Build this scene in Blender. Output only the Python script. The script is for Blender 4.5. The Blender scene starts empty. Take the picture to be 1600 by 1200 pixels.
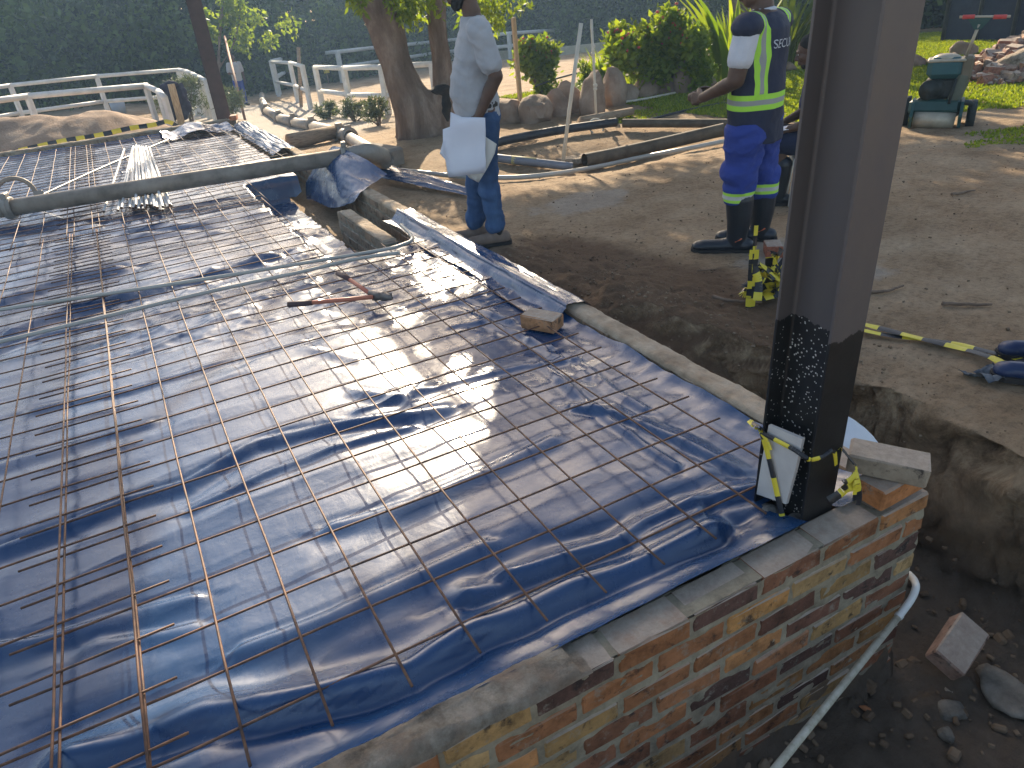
import bpy, bmesh, math, random
import numpy as np
from mathutils import Vector, Matrix, noise as mnoise
from mathutils.bvhtree import BVHTree
random.seed(7); RNG = np.random.default_rng(11)
S = bpy.context.scene
COL = S.collection
# ------------------------------------------------------------------ camera
CAMP = np.array([-1.65116353, -1.20211831, 1.52168928]); FPX = 1136.4076
def _rot(a, b, c):
    ca, sa, cb, sb, cc, sc = math.cos(a), math.sin(a), math.cos(b), math.sin(b), math.cos(c), math.sin(c)
    rz = np.array([[ca, -sa, 0], [sa, ca, 0], [0, 0, 1]]); rx = np.array([[1, 0, 0], [0, cb, -sb], [0, sb, cb]])
    rz2 = np.array([[cc, -sc, 0], [sc, cc, 0], [0, 0, 1]])
    return rz2 @ rx @ rz
MW = _rot(.449061117, -1.07417755, .0968094977)
cam = bpy.data.cameras.new('camera'); camo = bpy.data.objects.new('camera', cam); COL.objects.link(camo)
camo.matrix_world = Matrix.Translation(Vector(CAMP)) @ Matrix(MW.T.tolist()).to_4x4()
cam.sensor_width = 36; cam.lens = 36 * FPX / 1600; cam.clip_end = 500; cam.clip_start = .05
S.camera = camo
# ------------------------------------------------------------------ light
SUN_AZ, SUN_EL = math.radians(68), math.radians(25)
w = bpy.data.worlds.new('World'); S.world = w; w.use_nodes = True
nt = w.node_tree; nt.nodes.clear()
sky = nt.nodes.new('ShaderNodeTexSky'); sky.sky_type = 'NISHITA'; sky.sun_disc = False
sky.sun_elevation = SUN_EL; sky.sun_rotation = math.pi / 2 - SUN_AZ
sky.air_density = .8; sky.dust_density = 1.6; sky.ozone_density = .7
bg = nt.nodes.new('ShaderNodeBackground'); bg.inputs[1].default_value = .15
wo = nt.nodes.new('ShaderNodeOutputWorld'); tn = nt.nodes.new('ShaderNodeMix'); tn.data_type = 'RGBA'; tn.blend_type = 'MULTIPLY'; tn.inputs[0].default_value = 1; tn.inputs[7].default_value = (1, .93, .82, 1); nt.links.new(sky.outputs[0], tn.inputs[6]); nt.links.new(tn.outputs[2], bg.inputs[0]); nt.links.new(bg.outputs[0], wo.inputs[0])
sl = bpy.data.lights.new('sun', 'SUN'); sl.energy = 5.0; sl.angle = math.radians(.53); sl.color = (1, .84, .62)
so = bpy.data.objects.new('sun', sl); COL.objects.link(so)
SD = Vector((math.cos(SUN_AZ) * math.cos(SUN_EL), math.sin(SUN_AZ) * math.cos(SUN_EL), math.sin(SUN_EL)))
so.rotation_euler = SD.to_track_quat('Z', 'Y').to_euler(); so.location = SD * 40
S.view_settings.view_transform = 'Standard'; S.view_settings.look = 'None'; S.view_settings.gamma = 1
S.view_settings.exposure = 1.2
S.render.engine = 'CYCLES'
# ------------------------------------------------------------------ placing helpers
def _ray(u, v): return MW.T @ np.array([(u - 800) / FPX, -(v - 600) / FPX, -1.])
def at(u, v, z=0.):
    d = _ray(u, v); t = (z - CAMP[2]) / d[2]; return Vector(CAMP + t * d)
def ony(u, v, y):
    d = _ray(u, v); return Vector(CAMP + d * (y - CAMP[1]) / d[1])
def onx(u, v, x):
    d = _ray(u, v); return Vector(CAMP + d * (x - CAMP[0]) / d[0])
def zat(u, v, p):
    d = _ray(u, v); t = math.hypot(p[0] - CAMP[0], p[1] - CAMP[1]) / math.hypot(d[0], d[1]); return CAMP[2] + t * d[2]
def ss(a, b, x):
    t = np.clip((x - a) / (b - a), 0, 1); return t * t * (3 - 2 * t)
# value noise, vectorised
_perm = RNG.random((256, 256))
def vn(x, y, s=0):
    x = np.asarray(x, float) + 37.3 * s; y = np.asarray(y, float) + 91.7 * s
    xi = np.floor(x).astype(int); yi = np.floor(y).astype(int); fx = x - xi; fy = y - yi
    fx = fx * fx * (3 - 2 * fx); fy = fy * fy * (3 - 2 * fy)
    g = lambda i, j: _perm[(xi + i) % 256, (yi + j) % 256]
    return (g(0, 0) * (1 - fx) + g(1, 0) * fx) * (1 - fy) + (g(0, 1) * (1 - fx) + g(1, 1) * fx) * fy
def fbm(x, y, o=4, s=0, gain=.5):
    a, t, n = 1., 0., 0.
    for k in range(o):
        t = t + a * (vn(np.asarray(x) * 2 ** k, np.asarray(y) * 2 ** k, s + k) - .5); n += a; a *= gain
    return t / n
def ridge(x, y, o=3, s=0):
    t = 0.; a = 1.; n = 0
    for k in range(o):
        t = t + a * (1 - np.abs(2 * vn(np.asarray(x) * 2 ** k, np.asarray(y) * 2 ** k, s + k) - 1)) ** 3; n += a; a *= .5
    return t / n
# smooth shape of the ground
def G(x, y):
    x = np.asarray(x, float); y = np.asarray(y, float)
    z = -.22 - (.045 - .022 * (1 - ss(-2., 2., x))) * np.clip(y - 8.5, 0, 22) + 0 * x
    # soil heaped beside the foundation, the flat yard
    z = z + .13 * np.exp(-(((x - .75) / .38) ** 2 + ((y - 1.9) / .75) ** 2))
    z = z + .10 * np.exp(-(((x - .55) / .35) ** 2 + ((y - 3.3) / .9) ** 2)) * ss(.3, .45, x)
    # shallow service pit between the dark pipes
    z = z - .2 * np.exp(-(((x - 3.3) / 1.2) ** 2 + ((y - 5.9) / .55) ** 2))
    # trench along the right kerb, shrinking away from us
    dep = .63 * (1 - ss(.35, 1.5, y)); wid = .56 + .10 * vn(y * 2.3, y * 0 + 3.3) - .36 * ss(.3, 2.0, y)
    bank = wid + .20
    tr = ss(-.1, .0, x - .3) * (1 - ss(wid, bank, x - .3 + .06 * fbm(x * 3 + 9, y * 3, 3)))
    dep2 = dep + .14 * (1 - ss(1.2, 2.6, y)) * ss(.3, .6, y)
    z1 = z - dep2 * tr
    # trench in front of the near wall
    tn = (1 - ss(-.14, -.02, y)) * ss(-1.45, -1.0, y)
    z2 = z - .63 * tn * (1 - ss(wid, bank + .02, x - .3 + .06 * fbm(x * 3 + 9, y * 3, 3)))
    z = np.minimum(z1, z2)
    # under the slab
    ins = ss(-7.2, -7.1, x) * (1 - ss(.18, .26, x)) * ss(-.06, -.02, y) * (1 - ss(12.05, 12.15, y))
    z = z * (1 - ins) + np.minimum(z, -.36) * ins
    return z
def gz(x, y): return float(G(x, y))
def gnd(u, v):
    d = _ray(u, v); t = 1.0
    for _ in range(4000):
        p = CAMP + d * t
        if p[2] < gz(p[0], p[1]): break
        t += .03
    for k in range(8):
        p = CAMP + d * t; g = gz(p[0], p[1])
        t += (p[2] - g) / -d[2] * .7
    return Vector(CAMP + d * t)
# ------------------------------------------------------------------ materials
def _n(nt, t, **k):
    n = nt.nodes.new(t)
    for a, b in k.items(): setattr(n, a, b)
    return n
def ramp(nt, fac, stops):
    r = _n(nt, 'ShaderNodeValToRGB'); e = r.color_ramp.elements
    while len(e) < len(stops): e.new(.5)
    for q, (p, c) in zip(e, stops):
        q.position = p; q.color = (c[0], c[1], c[2], 1) if not isinstance(c, (int, float)) else (c, c, c, 1)
    nt.links.new(fac, r.inputs[0]); return r.outputs[0]
def mth(nt, op, a, b=None, c=None):
    m = _n(nt, 'ShaderNodeMath', operation=op)
    for i, v in enumerate((a, b, c)):
        if v is None: continue
        if isinstance(v, (int, float)): m.inputs[i].default_value = v
        else: nt.links.new(v, m.inputs[i])
    return m.outputs[0]
def mix(nt, f, a, b, mode='MIX'):
    m = _n(nt, 'ShaderNodeMix', data_type='RGBA', blend_type=mode)
    for i, v in ((0, f), (6, a), (7, b)):
        if isinstance(v, (int, float)): m.inputs[i].default_value = v
        elif isinstance(v, tuple): m.inputs[i].default_value = (*v[:3], 1)
        else: nt.links.new(v, m.inputs[i])
    return m.outputs[2]
def noise(nt, scale, det=6, rough=.6, vec=None, dist=0.):
    n = _n(nt, 'ShaderNodeTexNoise'); n.inputs['Scale'].default_value = scale; n.inputs['Detail'].default_value = det
    n.inputs['Roughness'].default_value = rough; n.inputs['Distortion'].default_value = dist
    if vec is not None: nt.links.new(vec, n.inputs['Vector'])
    return n.outputs[0]
def newmat(name):
    m = bpy.data.materials.new(name); m.use_nodes = True; nt = m.node_tree
    b = nt.nodes['Principled BSDF']; return m, nt, b
def coords(nt, stretch=None, kind='Object'):
    o = _n(nt, 'ShaderNodeTexCoord').outputs[kind]
    if stretch:
        mp = _n(nt, 'ShaderNodeMapping'); mp.inputs['Scale'].default_value = stretch; nt.links.new(o, mp.inputs[0]); o = mp.outputs[0]
    return o
def bump(nt, b, h, strength=.5, dist=.01, prev=None):
    bp = _n(nt, 'ShaderNodeBump'); bp.inputs['Strength'].default_value = strength; bp.inputs['Distance'].default_value = dist
    nt.links.new(h, bp.inputs['Height'])
    if prev is not None: nt.links.new(prev, bp.inputs['Normal'])
    nt.links.new(bp.outputs[0], b.inputs['Normal']); return bp.outputs[0]
def pm(name, cols, scale=6, rough=.8, bs=0, bscale=40, bd=.01, metal=0, spec=.4, stretch=None, rv=0, sheen=0, det=7, attr=None):
    m, nt, b = newmat(name); v = coords(nt, stretch)
    n = noise(nt, scale, det, .62, v)
    k = len(cols)
    st = [(.3 + .4 * i / max(1, k - 1), c) for i, c in enumerate(cols)]
    c = ramp(nt, n, st) if k > 1 else ramp(nt, n, [(0, tuple(q * .85 for q in cols[0])), (1, tuple(min(1, q * 1.12) for q in cols[0]))])
    if attr:
        a = _n(nt, 'ShaderNodeAttribute', attribute_name=attr); c = mix(nt, 1., c, a.outputs[0], 'MULTIPLY')
    nt.links.new(c, b.inputs['Base Color'])
    b.inputs['Metallic'].default_value = metal; b.inputs['Specular IOR Level'].default_value = spec
    if rv:
        nt.links.new(ramp(nt, noise(nt, scale * 2.3, 5, .6, v), [(.3, rough - rv), (.7, rough + rv)]), b.inputs['Roughness'])
    else: b.inputs['Roughness'].default_value = rough
    if bs: bump(nt, b, noise(nt, bscale, 8, .65, v), bs, bd)
    if sheen: b.inputs['Sheen Weight'].default_value = sheen
    return m
def leafmat(name, c1, c2, trans=.5, rough=.5):
    m, nt, b = newmat(name)
    a = _n(nt, 'ShaderNodeAttribute', attribute_name='tint')
    c = mix(nt, a.outputs['Fac'], c1, c2)
    nt.links.new(c, b.inputs['Base Color']); b.inputs['Roughness'].default_value = rough; b.inputs['Specular IOR Level'].default_value = .35
    t = _n(nt, 'ShaderNodeBsdfTranslucent')
    nt.links.new(mix(nt, 1., c, (1.0, .95, .35), 'MULTIPLY'), t.inputs[0])
    ms = _n(nt, 'ShaderNodeMixShader'); ms.inputs[0].default_value = trans
    nt.links.new(b.outputs[0], ms.inputs[1]); nt.links.new(t.outputs[0], ms.inputs[2])
    nt.links.new(ms.outputs[0], nt.nodes['Material Output'].inputs[0]); return m
# ------------------------------------------------------------------ objects
def tag(o, label=None, cat=None, group=None, kind=None):
    if label: o['label'] = label
    if cat: o['category'] = cat
    if group: o['group'] = group
    if kind: o['kind'] = kind
    return o
def thing(name, label, cat, loc=(0, 0, 0), rz=0, group=None):
    o = bpy.data.objects.new(name, None); o.empty_display_size = .1; COL.objects.link(o)
    o.location = loc; o.rotation_euler = (0, 0, rz); return tag(o, label, cat, group)
def link(name, me, m=None, parent=None):
    o = bpy.data.objects.new(name, me); COL.objects.link(o)
    if m is not None and not me.materials: me.materials.append(m)
    if parent: o.parent = parent
    return o
def copy_tree(o, loc=None, rz=None, label=None):
    c = o.copy(); COL.objects.link(c)
    if loc is not None: c.location = loc
    if rz is not None: c.rotation_euler = (0, 0, rz) if isinstance(rz, (int, float)) else rz
    if label: c['label'] = label
    for ch in list(o.children):
        d = ch.copy(); COL.objects.link(d); d.parent = c
        for g in ch.children:
            e = g.copy(); COL.objects.link(e); e.parent = d
    return c
def frame(d, up=(0, 0, 1)):
    d = Vector(d).normalized(); up = Vector(up)
    if abs(d.dot(up)) > .95: up = Vector((1, 0, 0)) if abs(d.x) < .9 else Vector((0, 1, 0))
    a = up.cross(d).normalized(); return a, d.cross(a)
class MB:
    def __init__(s): s.v = []; s.f = []; s.sm = []; s.mi = []; s.col = []; s.c = (1, 1, 1)
    def add(s, vs, fs, smooth=False, mi=0):
        k = len(s.v); s.v += [tuple(p) for p in vs]
        for f in fs: s.f.append([i + k for i in f]); s.sm.append(smooth); s.mi.append(mi); s.col.append(s.c)
    def box(s, c, d, R=None, bev=0, jit=0, mi=0):
        hx, hy, hz = d[0] / 2, d[1] / 2, d[2] / 2
        if bev <= 0:
            vs = [Vector((x * hx, y * hy, z * hz)) for x in (-1, 1) for y in (-1, 1) for z in (-1, 1)]
            fs = [(0, 1, 3, 2), (4, 6, 7, 5), (0, 4, 5, 1), (2, 3, 7, 6), (0, 2, 6, 4), (1, 5, 7, 3)]
        else:
            b = min(bev, hx * .9, hy * .9, hz * .9); vs = []; idx = {}
            for x in (-1, 1):
                for y in (-1, 1):
                    for z in (-1, 1):
                        for k in range(3):
                            p = [x * (hx - (b if k != 0 else 0)), y * (hy - (b if k != 1 else 0)), z * (hz - (b if k != 2 else 0))]
                            idx[x, y, z, k] = len(vs); vs.append(Vector(p))
            I = lambda x, y, z, k: idx[x, y, z, k]; fs = []
            for q in (-1, 1):
                o = 1 if q > 0 else -1
                fs.append([I(q, -1, -1, 0), I(q, 1, -1, 0), I(q, 1, 1, 0), I(q, -1, 1, 0)][::o])
                fs.append([I(-1, q, -1, 1), I(-1, q, 1, 1), I(1, q, 1, 1), I(1, q, -1, 1)][::o])
                fs.append([I(-1, -1, q, 2), I(1, -1, q, 2), I(1, 1, q, 2), I(-1, 1, q, 2)][::o])
            for a in (-1, 1):
                for c2 in (-1, 1):
                    fs.append([I(a, c2, -1, 0), I(a, c2, 1, 0), I(a, c2, 1, 1), I(a, c2, -1, 1)][::(-1 if a * c2 > 0 else 1)])
                    fs.append([I(a, -1, c2, 0), I(a, 1, c2, 0), I(a, 1, c2, 2), I(a, -1, c2, 2)][::(1 if a * c2 > 0 else -1)])
                    fs.append([I(-1, a, c2, 1), I(1, a, c2, 1), I(1, a, c2, 2), I(-1, a, c2, 2)][::(-1 if a * c2 > 0 else 1)])
            for x in (-1, 1):
                for y in (-1, 1):
                    for z in (-1, 1):
                        f = [I(x, y, z, 0), I(x, y, z, 1), I(x, y, z, 2)]; fs.append(f if x * y * z > 0 else f[::-1])
        if jit: vs = [p + Vector([random.uniform(-jit, jit) for _ in range(3)]) for p in vs]
        if R is not None: vs = [R @ p for p in vs]
        c = Vector(c); s.add([p + c for p in vs], fs, False, mi)
    def tube(s, pts, r, n=8, caps=True, mi=0, smooth=True, inner=0):
        pts = [Vector(p) for p in pts]; m = len(pts); rs = r if isinstance(r, (list, tuple)) else [r] * m
        a = None; vs = []
        for i in range(m):
            d = (pts[min(i + 1, m - 1)] - pts[max(i - 1, 0)])
            if d.length < 1e-9: d = Vector((0, 0, 1))
            d.normalize()
            if a is None: a, b = frame(d)
            else:
                a = (a - d * a.dot(d)); a = a.normalized() if a.length > 1e-6 else frame(d)[0]; b = d.cross(a)
            for k in range(n):
                t = 2 * math.pi * k / n; vs.append(pts[i] + (a * math.cos(t) + b * math.sin(t)) * rs[i])
        fs = [(i * n + k, i * n + (k + 1) % n, (i + 1) * n + (k + 1) % n, (i + 1) * n + k) for i in range(m - 1) for k in range(n)]
        if caps: fs += [tuple(range(n))[::-1], tuple((m - 1) * n + k for k in range(n))]
        s.add(vs, fs, smooth, mi)
    def ring(s, c, ax, r0, r1, wd, n=16, mi=0):
        # annular collar around axis
        c = Vector(c); ax = Vector(ax).normalized(); a, b = frame(ax); vs = []
        for k in range(n):
            t = 2 * math.pi * k / n; e = a * math.cos(t) + b * math.sin(t)
            for rr, h in ((r0, -wd / 2), (r1, -wd / 2), (r1, wd / 2), (r0, wd / 2)): vs.append(c + e * rr + ax * h)
        fs = [(4 * k + j, 4 * ((k + 1) % n) + j, 4 * ((k + 1) % n) + (j + 1) % 4, 4 * k + (j + 1) % 4) for k in range(n) for j in range(4)]
        s.add(vs, fs, True, mi)
    def ell(s, c, r, R=None, n=12, m=8, mi=0):
        c = Vector(c); vs = [Vector((0, 0, 1))]; 
        for i in range(1, m):
            ph = math.pi * i / m
            for k in range(n):
                t = 2 * math.pi * k / n; vs.append(Vector((math.sin(ph) * math.cos(t), math.sin(ph) * math.sin(t), math.cos(ph))))
        vs.append(Vector((0, 0, -1))); r = (r, r, r) if isinstance(r, (int, float)) else r
        vs = [Vector((p.x * r[0], p.y * r[1], p.z * r[2])) for p in vs]
        if R is not None: vs = [R @ p for p in vs]
        L = len(vs) - 1
        fs = [(0, 1 + k, 1 + (k + 1) % n) for k in range(n)] + [(L, 1 + (m - 2) * n + (k + 1) % n, 1 + (m - 2) * n + k) for k in range(n)]
        fs += [(1 + (i) * n + k, 1 + (i + 1) * n + k, 1 + (i + 1) * n + (k + 1) % n, 1 + i * n + (k + 1) % n) for i in range(m - 2) for k in range(n)]
        s.add([p + c for p in vs], fs, True, mi)
    def prism(s, poly, z0, z1, R=None, c=(0, 0, 0), mi=0):
        n = len(poly); vs = [Vector((x, y, z0)) for x, y in poly] + [Vector((x, y, z1)) for x, y in poly]
        if R is not None: vs = [R @ p for p in vs]
        c = Vector(c)
        s.add([p + c for p in vs], [tuple(range(n))[::-1], tuple(n + k for k in range(n))] + [(k, (k + 1) % n, n + (k + 1) % n, n + k) for k in range(n)], False, mi)
    def loft(s, secs, n=20, mi=0):
        # secs: (center, rx, ry, [a, b axes])
        vs = []
        for sec in secs:
            c = Vector(sec[0]); a = Vector(sec[3]) if len(sec) > 3 else Vector((1, 0, 0)); b = Vector(sec[4]) if len(sec) > 4 else Vector((0, 1, 0))
            for k in range(n):
                t = 2 * math.pi * k / n; vs.append(c + a * sec[1] * math.cos(t) + b * sec[2] * math.sin(t))
        m = len(secs)
        fs = [(i * n + k, i * n + (k + 1) % n, (i + 1) * n + (k + 1) % n, (i + 1) * n + k) for i in range(m - 1) for k in range(n)]
        fs += [tuple(range(n))[::-1], tuple((m - 1) * n + k for k in range(n))]
        s.add(vs, fs, True, mi)
    def cap(s, a, b, ra, rb, n=14):
        s.tube([a, b], [ra, rb], n); s.ell(a, ra, None, n, 8); s.ell(b, rb, None, n, 8)
    def limb(s, pts, rs, n=14):
        for i in range(len(pts) - 1): s.cap(pts[i], pts[i + 1], rs[i], rs[i + 1], n)
    def mesh(s, name='m', mats=None, colattr=False):
        me = bpy.data.meshes.new(name); me.from_pydata(s.v, [], s.f); me.update()
        me.polygons.foreach_set('use_smooth', s.sm); me.polygons.foreach_set('material_index', s.mi)
        if mats:
            for q in (mats if isinstance(mats, (list, tuple)) else [mats]): me.materials.append(q)
        if colattr:
            at_ = me.attributes.new('bc', 'FLOAT_COLOR', 'FACE')
            at_.data.foreach_set('color', [q for c in s.col for q in (*c, 1)])
        return me
    def build(s, name, mats=None, parent=None, colattr=False):
        return link(name, s.mesh(name, mats, colattr), None, parent)
def gridmesh(name, X, Y, Z, m, parent=None, mask=None, smooth=True):
    ny, nx = X.shape; v = np.stack([X, Y, Z], -1).reshape(-1, 3)
    i = np.arange(ny - 1)[:, None] * nx + np.arange(nx - 1)[None]
    f = np.stack([i, i + 1, i + nx + 1, i + nx], -1).reshape(-1, 4)
    if mask is not None: f = f[mask.reshape(-1)]
    me = bpy.data.meshes.new(name); me.vertices.add(len(v)); me.vertices.foreach_set('co', v.ravel())
    me.loops.add(len(f) * 4); me.loops.foreach_set('vertex_index', f.ravel().astype(np.int32))
    me.polygons.add(len(f)); me.polygons.foreach_set('loop_start', np.arange(len(f), dtype=np.int32) * 4)
    me.polygons.foreach_set('use_smooth', np.full(len(f), smooth)); me.update(calc_edges=True); me.validate()
    return link(name, me, m, parent)
def remesh(mb, name, m, parent, vox=.008, smooth=3, disp=0, dscale=9, dsq=(1, 1, 1)):
    me = mb.mesh(name); o = link(name, me, None, None)
    r = o.modifiers.new('r', 'REMESH'); r.mode = 'VOXEL'; r.voxel_size = vox; r.use_smooth_shade = True
    if smooth:
        q = o.modifiers.new('s', 'SMOOTH'); q.factor = .5; q.iterations = smooth
    dg = bpy.context.evaluated_depsgraph_get(); ev = o.evaluated_get(dg)
    m2 = bpy.data.meshes.new_from_object(ev); bpy.data.objects.remove(o); bpy.data.meshes.remove(me)
    m2.materials.clear()
    for q in (m if isinstance(m, (list, tuple)) else [m]): m2.materials.append(q)
    if disp:
        n = len(m2.vertices); co = np.empty(n * 3); m2.vertices.foreach_get('co', co); co = co.reshape(-1, 3)
        no = np.empty(n * 3); m2.vertex_normals.foreach_get('vector', no); no = no.reshape(-1, 3)
        a = fbm(co[:, 0] * dscale * dsq[0] + co[:, 1] * dscale * dsq[1], co[:, 2] * dscale * dsq[2] + co[:, 1] * dscale * .5, 3, 5)
        co = co + no * (a * disp)[:, None]; m2.vertices.foreach_set('co', co.ravel()); m2.update()
    m2.polygons.foreach_set('use_smooth', [True] * len(m2.polygons))
    return link(name, m2, None, parent)
def cards(name, P, D, N, L, W, tint, m, parent=None, fold=.0):
    """leaves: base P, direction D, side N (unit), length L, width W -> pointed four-sided faces"""
    n = len(P); A = P; B = P + D * (L * .45)[:, None] + N * (W * .5)[:, None]; Cc = P + D * L[:, None]; E = P + D * (L * .45)[:, None] - N * (W * .5)[:, None]
    if fold:
        U = np.cross(D, N); B = B + U * (W * fold)[:, None]; E = E + U * (W * fold)[:, None]
    v = np.stack([A, B, Cc, E], 1).reshape(-1, 3)
    f = np.arange(n * 4, dtype=np.int32)
    me = bpy.data.meshes.new(name); me.vertices.add(n * 4); me.vertices.foreach_set('co', v.ravel())
    me.loops.add(n * 4); me.loops.foreach_set('vertex_index', f); me.polygons.add(n)
    me.polygons.foreach_set('loop_start', np.arange(n, dtype=np.int32) * 4); me.update(calc_edges=True)
    a = me.attributes.new('tint', 'FLOAT', 'FACE'); a.data.foreach_set('value', tint.astype(np.float32))
    return link(name, me, m, parent)
def runit(n):
    v = RNG.normal(size=(n, 3)); return v / np.linalg.norm(v, axis=1)[:, None]
def leafcloud(name, C, n, L, W, m, parent=None, up=0., fold=.1, tint=None):
    """C: (n,3) leaf positions"""
    D = runit(n); D[:, 2] += up; D /= np.linalg.norm(D, axis=1)[:, None]
    N = np.cross(D, runit(n)); N /= np.linalg.norm(N, axis=1)[:, None]
    s = RNG.uniform(.6, 1.3, n); t = RNG.random(n) if tint is None else tint
    return cards(name, C, D, N, L * s, W * s, t, m, parent, fold)
def blobpts(n, c, r, clumps=14, cr=.38):
    """points gathered in clumps inside an ellipsoid, uneven outline"""
    c = np.array(c, float); r = np.array(r, float)
    q = runit(clumps) * (RNG.random(clumps) ** .4)[:, None] * r * (1 - cr * .7) + c
    k = RNG.integers(0, clumps, n); sz = RNG.uniform(.6, 1.25, clumps)
    p = q[k] + runit(n) * (RNG.random(n) ** .45)[:, None] * (r * cr * sz[k][:, None])
    return p
# ================================================================== GROUND
def spaced(parts):
    a = []
    for (s, e, st) in parts: a += list(np.arange(s, e, st))
    return np.array(a + [parts[-1][1]])
gx = spaced([(-70, -20, 6), (-20, -8, 1), (-8, -3, .25), (-3, 0, .06), (0, 2.2, .014), (2.2, 5, .035), (5, 9, .09), (9, 20, .4), (20, 70, 4)])
gy = spaced([(-20, -3, 1.5), (-3, -1.2, .12), (-1.2, 2.6, .018), (2.6, 6.5, .035), (6.5, 12, .08), (12, 26, .25), (26, 44, 1), (44, 100, 5)])
GX, GY = np.meshgrid(gx, gy)
GZ = G(GX, GY)
slope = np.hypot(np.gradient(GZ, axis=0) / np.gradient(GY, axis=0), np.gradient(GZ, axis=1) / np.gradient(GX, axis=1))
steep = np.clip(slope, 0, 1.4)
trench = ss(-.35, -.6, GZ) if False else (1 - ss(-.75, -.45, GZ))
near = 1 - ss(9, 14, GY)
GZ = GZ + near * (.022 * fbm(GX * 1.3, GY * 1.3, 3) + .018 * fbm(GX * 6, GY * 6, 4, 3) + .016 * fbm(GX * 18, GY * 18, 4, 6))
soil = np.exp(-(((GX - .8) / .5) ** 2 + ((GY - 2.1) / 1.6) ** 2))
GZ = GZ + soil * .07 * (fbm(GX * 14, GY * 14, 3, 9)) + .05 * steep * fbm(GX * 8, GY * 8, 4, 12) + .10 * trench * np.clip(fbm(GX * 9, GY * 9, 4, 15) - .02, 0, 1) + .02 * trench * fbm(GX * 30, GY * 30, 2, 16)
GX2 = GX + steep * (.16 * fbm(GX * 3 + GZ * 4, GY * 4 + GZ * 7, 5, 18) + .05 * ridge(GX * 6, GY * 5 + GZ * 14, 3, 17)); GY = GY + steep * .10 * fbm(GX * 5 + GZ * 9, GY * 5 + 3, 4, 19)
m, nt_, b = newmat('earth'); v = coords(nt_)
sep = _n(nt_, 'ShaderNodeSeparateXYZ'); nt_.links.new(v, sep.inputs[0])
def blobmask(cx, cy, rx, ry, nz=.5, nsc=2.):
    dx = mth(nt_, 'DIVIDE', mth(nt_, 'SUBTRACT', sep.outputs[0], cx), rx); dy = mth(nt_, 'DIVIDE', mth(nt_, 'SUBTRACT', sep.outputs[1], cy), ry)
    d = mth(nt_, 'SQRT', mth(nt_, 'ADD', mth(nt_, 'MULTIPLY', dx, dx), mth(nt_, 'MULTIPLY', dy, dy)))
    d = mth(nt_, 'ADD', d, mth(nt_, 'MULTIPLY', mth(nt_, 'SUBTRACT', noise(nt_, nsc, 7, .65, v), .5), nz * 2))
    return mth(nt_, 'SUBTRACT', 1.0, ramp(nt_, d, [(.75, 0), (1.05, 1)]))
base = ramp(nt_, noise(nt_, 1.6, 10, .68, v), [(.3, (.225, .145, .08)), (.5, (.35, .245, .15)), (.7, (.45, .335, .22))])
fine = ramp(nt_, noise(nt_, 26, 10, .82, v), [(.32, .50), (.5, 1.), (.68, 1.22)])
base = mix(nt_, 1., base, fine, 'MULTIPLY')
# damp dug soil, pale cement dust, footworn path
base = mix(nt_, mth(nt_, 'MULTIPLY', blobmask(.9, 2.2, .75, 1.7, .35, 3), .85), base, mix(nt_, noise(nt_, 20, 6, .7, v), (.060, .034, .020), (.16, .092, .052)))
base = mix(nt_, mth(nt_, 'MULTIPLY', blobmask(2.2, 2.0, .45, .5, .9, 3), .4), base, (.42, .40, .37))
base = mix(nt_, mth(nt_, 'MULTIPLY', blobmask(1.9, 4.3, .5, .35, .9, 3), .35), base, (.42, .40, .37))
base = mix(nt_, mth(nt_, 'MULTIPLY', blobmask(1.6, 17, 2.4, 7., .3, 1), .7), base, (.46, .43, .38))
# trench and bank
turf = mth(nt_, 'MULTIPLY', blobmask(12.5, 10.2, 6.6, 5.6, .25, 1.2), .85)
base = mix(nt_, turf, base, mix(nt_, noise(nt_, 7, 7, .7, v), (.035, .055, .012), (.10, .12, .03)))
gg = _n(nt_, 'ShaderNodeNewGeometry'); gs = _n(nt_, 'ShaderNodeSeparateXYZ'); nt_.links.new(gg.outputs['Normal'], gs.inputs[0])
stp = ramp(nt_, gs.outputs[2], [(.45, 1), (.8, 0)])
base = mix(nt_, stp, base, ramp(nt_, noise(nt_, 4.5, 10, .75, v, .6), [(.36, (.10, .062, .034)), (.5, (.31, .21, .125)), (.62, (.54, .40, .25))]))
dpth = ramp(nt_, mth(nt_, 'ADD', sep.outputs[2], mth(nt_, 'MULTIPLY', noise(nt_, 5, 6, .7, v), .2)), [(0, 1), (.001, 0)])
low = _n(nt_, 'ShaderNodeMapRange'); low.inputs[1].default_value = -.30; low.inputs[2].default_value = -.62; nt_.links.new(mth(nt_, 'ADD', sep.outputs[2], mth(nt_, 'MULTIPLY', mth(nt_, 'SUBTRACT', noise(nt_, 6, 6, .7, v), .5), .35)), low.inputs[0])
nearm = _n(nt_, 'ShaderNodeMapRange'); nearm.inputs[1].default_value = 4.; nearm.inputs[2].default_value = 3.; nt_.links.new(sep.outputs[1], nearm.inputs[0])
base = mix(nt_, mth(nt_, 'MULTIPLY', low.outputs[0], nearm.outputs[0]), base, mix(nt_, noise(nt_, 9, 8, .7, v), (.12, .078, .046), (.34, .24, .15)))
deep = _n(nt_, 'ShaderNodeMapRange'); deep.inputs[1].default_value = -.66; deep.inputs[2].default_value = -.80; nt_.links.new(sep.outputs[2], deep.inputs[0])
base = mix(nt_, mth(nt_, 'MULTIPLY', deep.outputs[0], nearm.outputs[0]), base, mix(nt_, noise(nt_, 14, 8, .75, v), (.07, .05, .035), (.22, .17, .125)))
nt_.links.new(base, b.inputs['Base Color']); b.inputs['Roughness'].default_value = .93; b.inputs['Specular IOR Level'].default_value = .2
b1 = bump(nt_, b, noise(nt_, 48, 10, .8, v), .9, .022)
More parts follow.
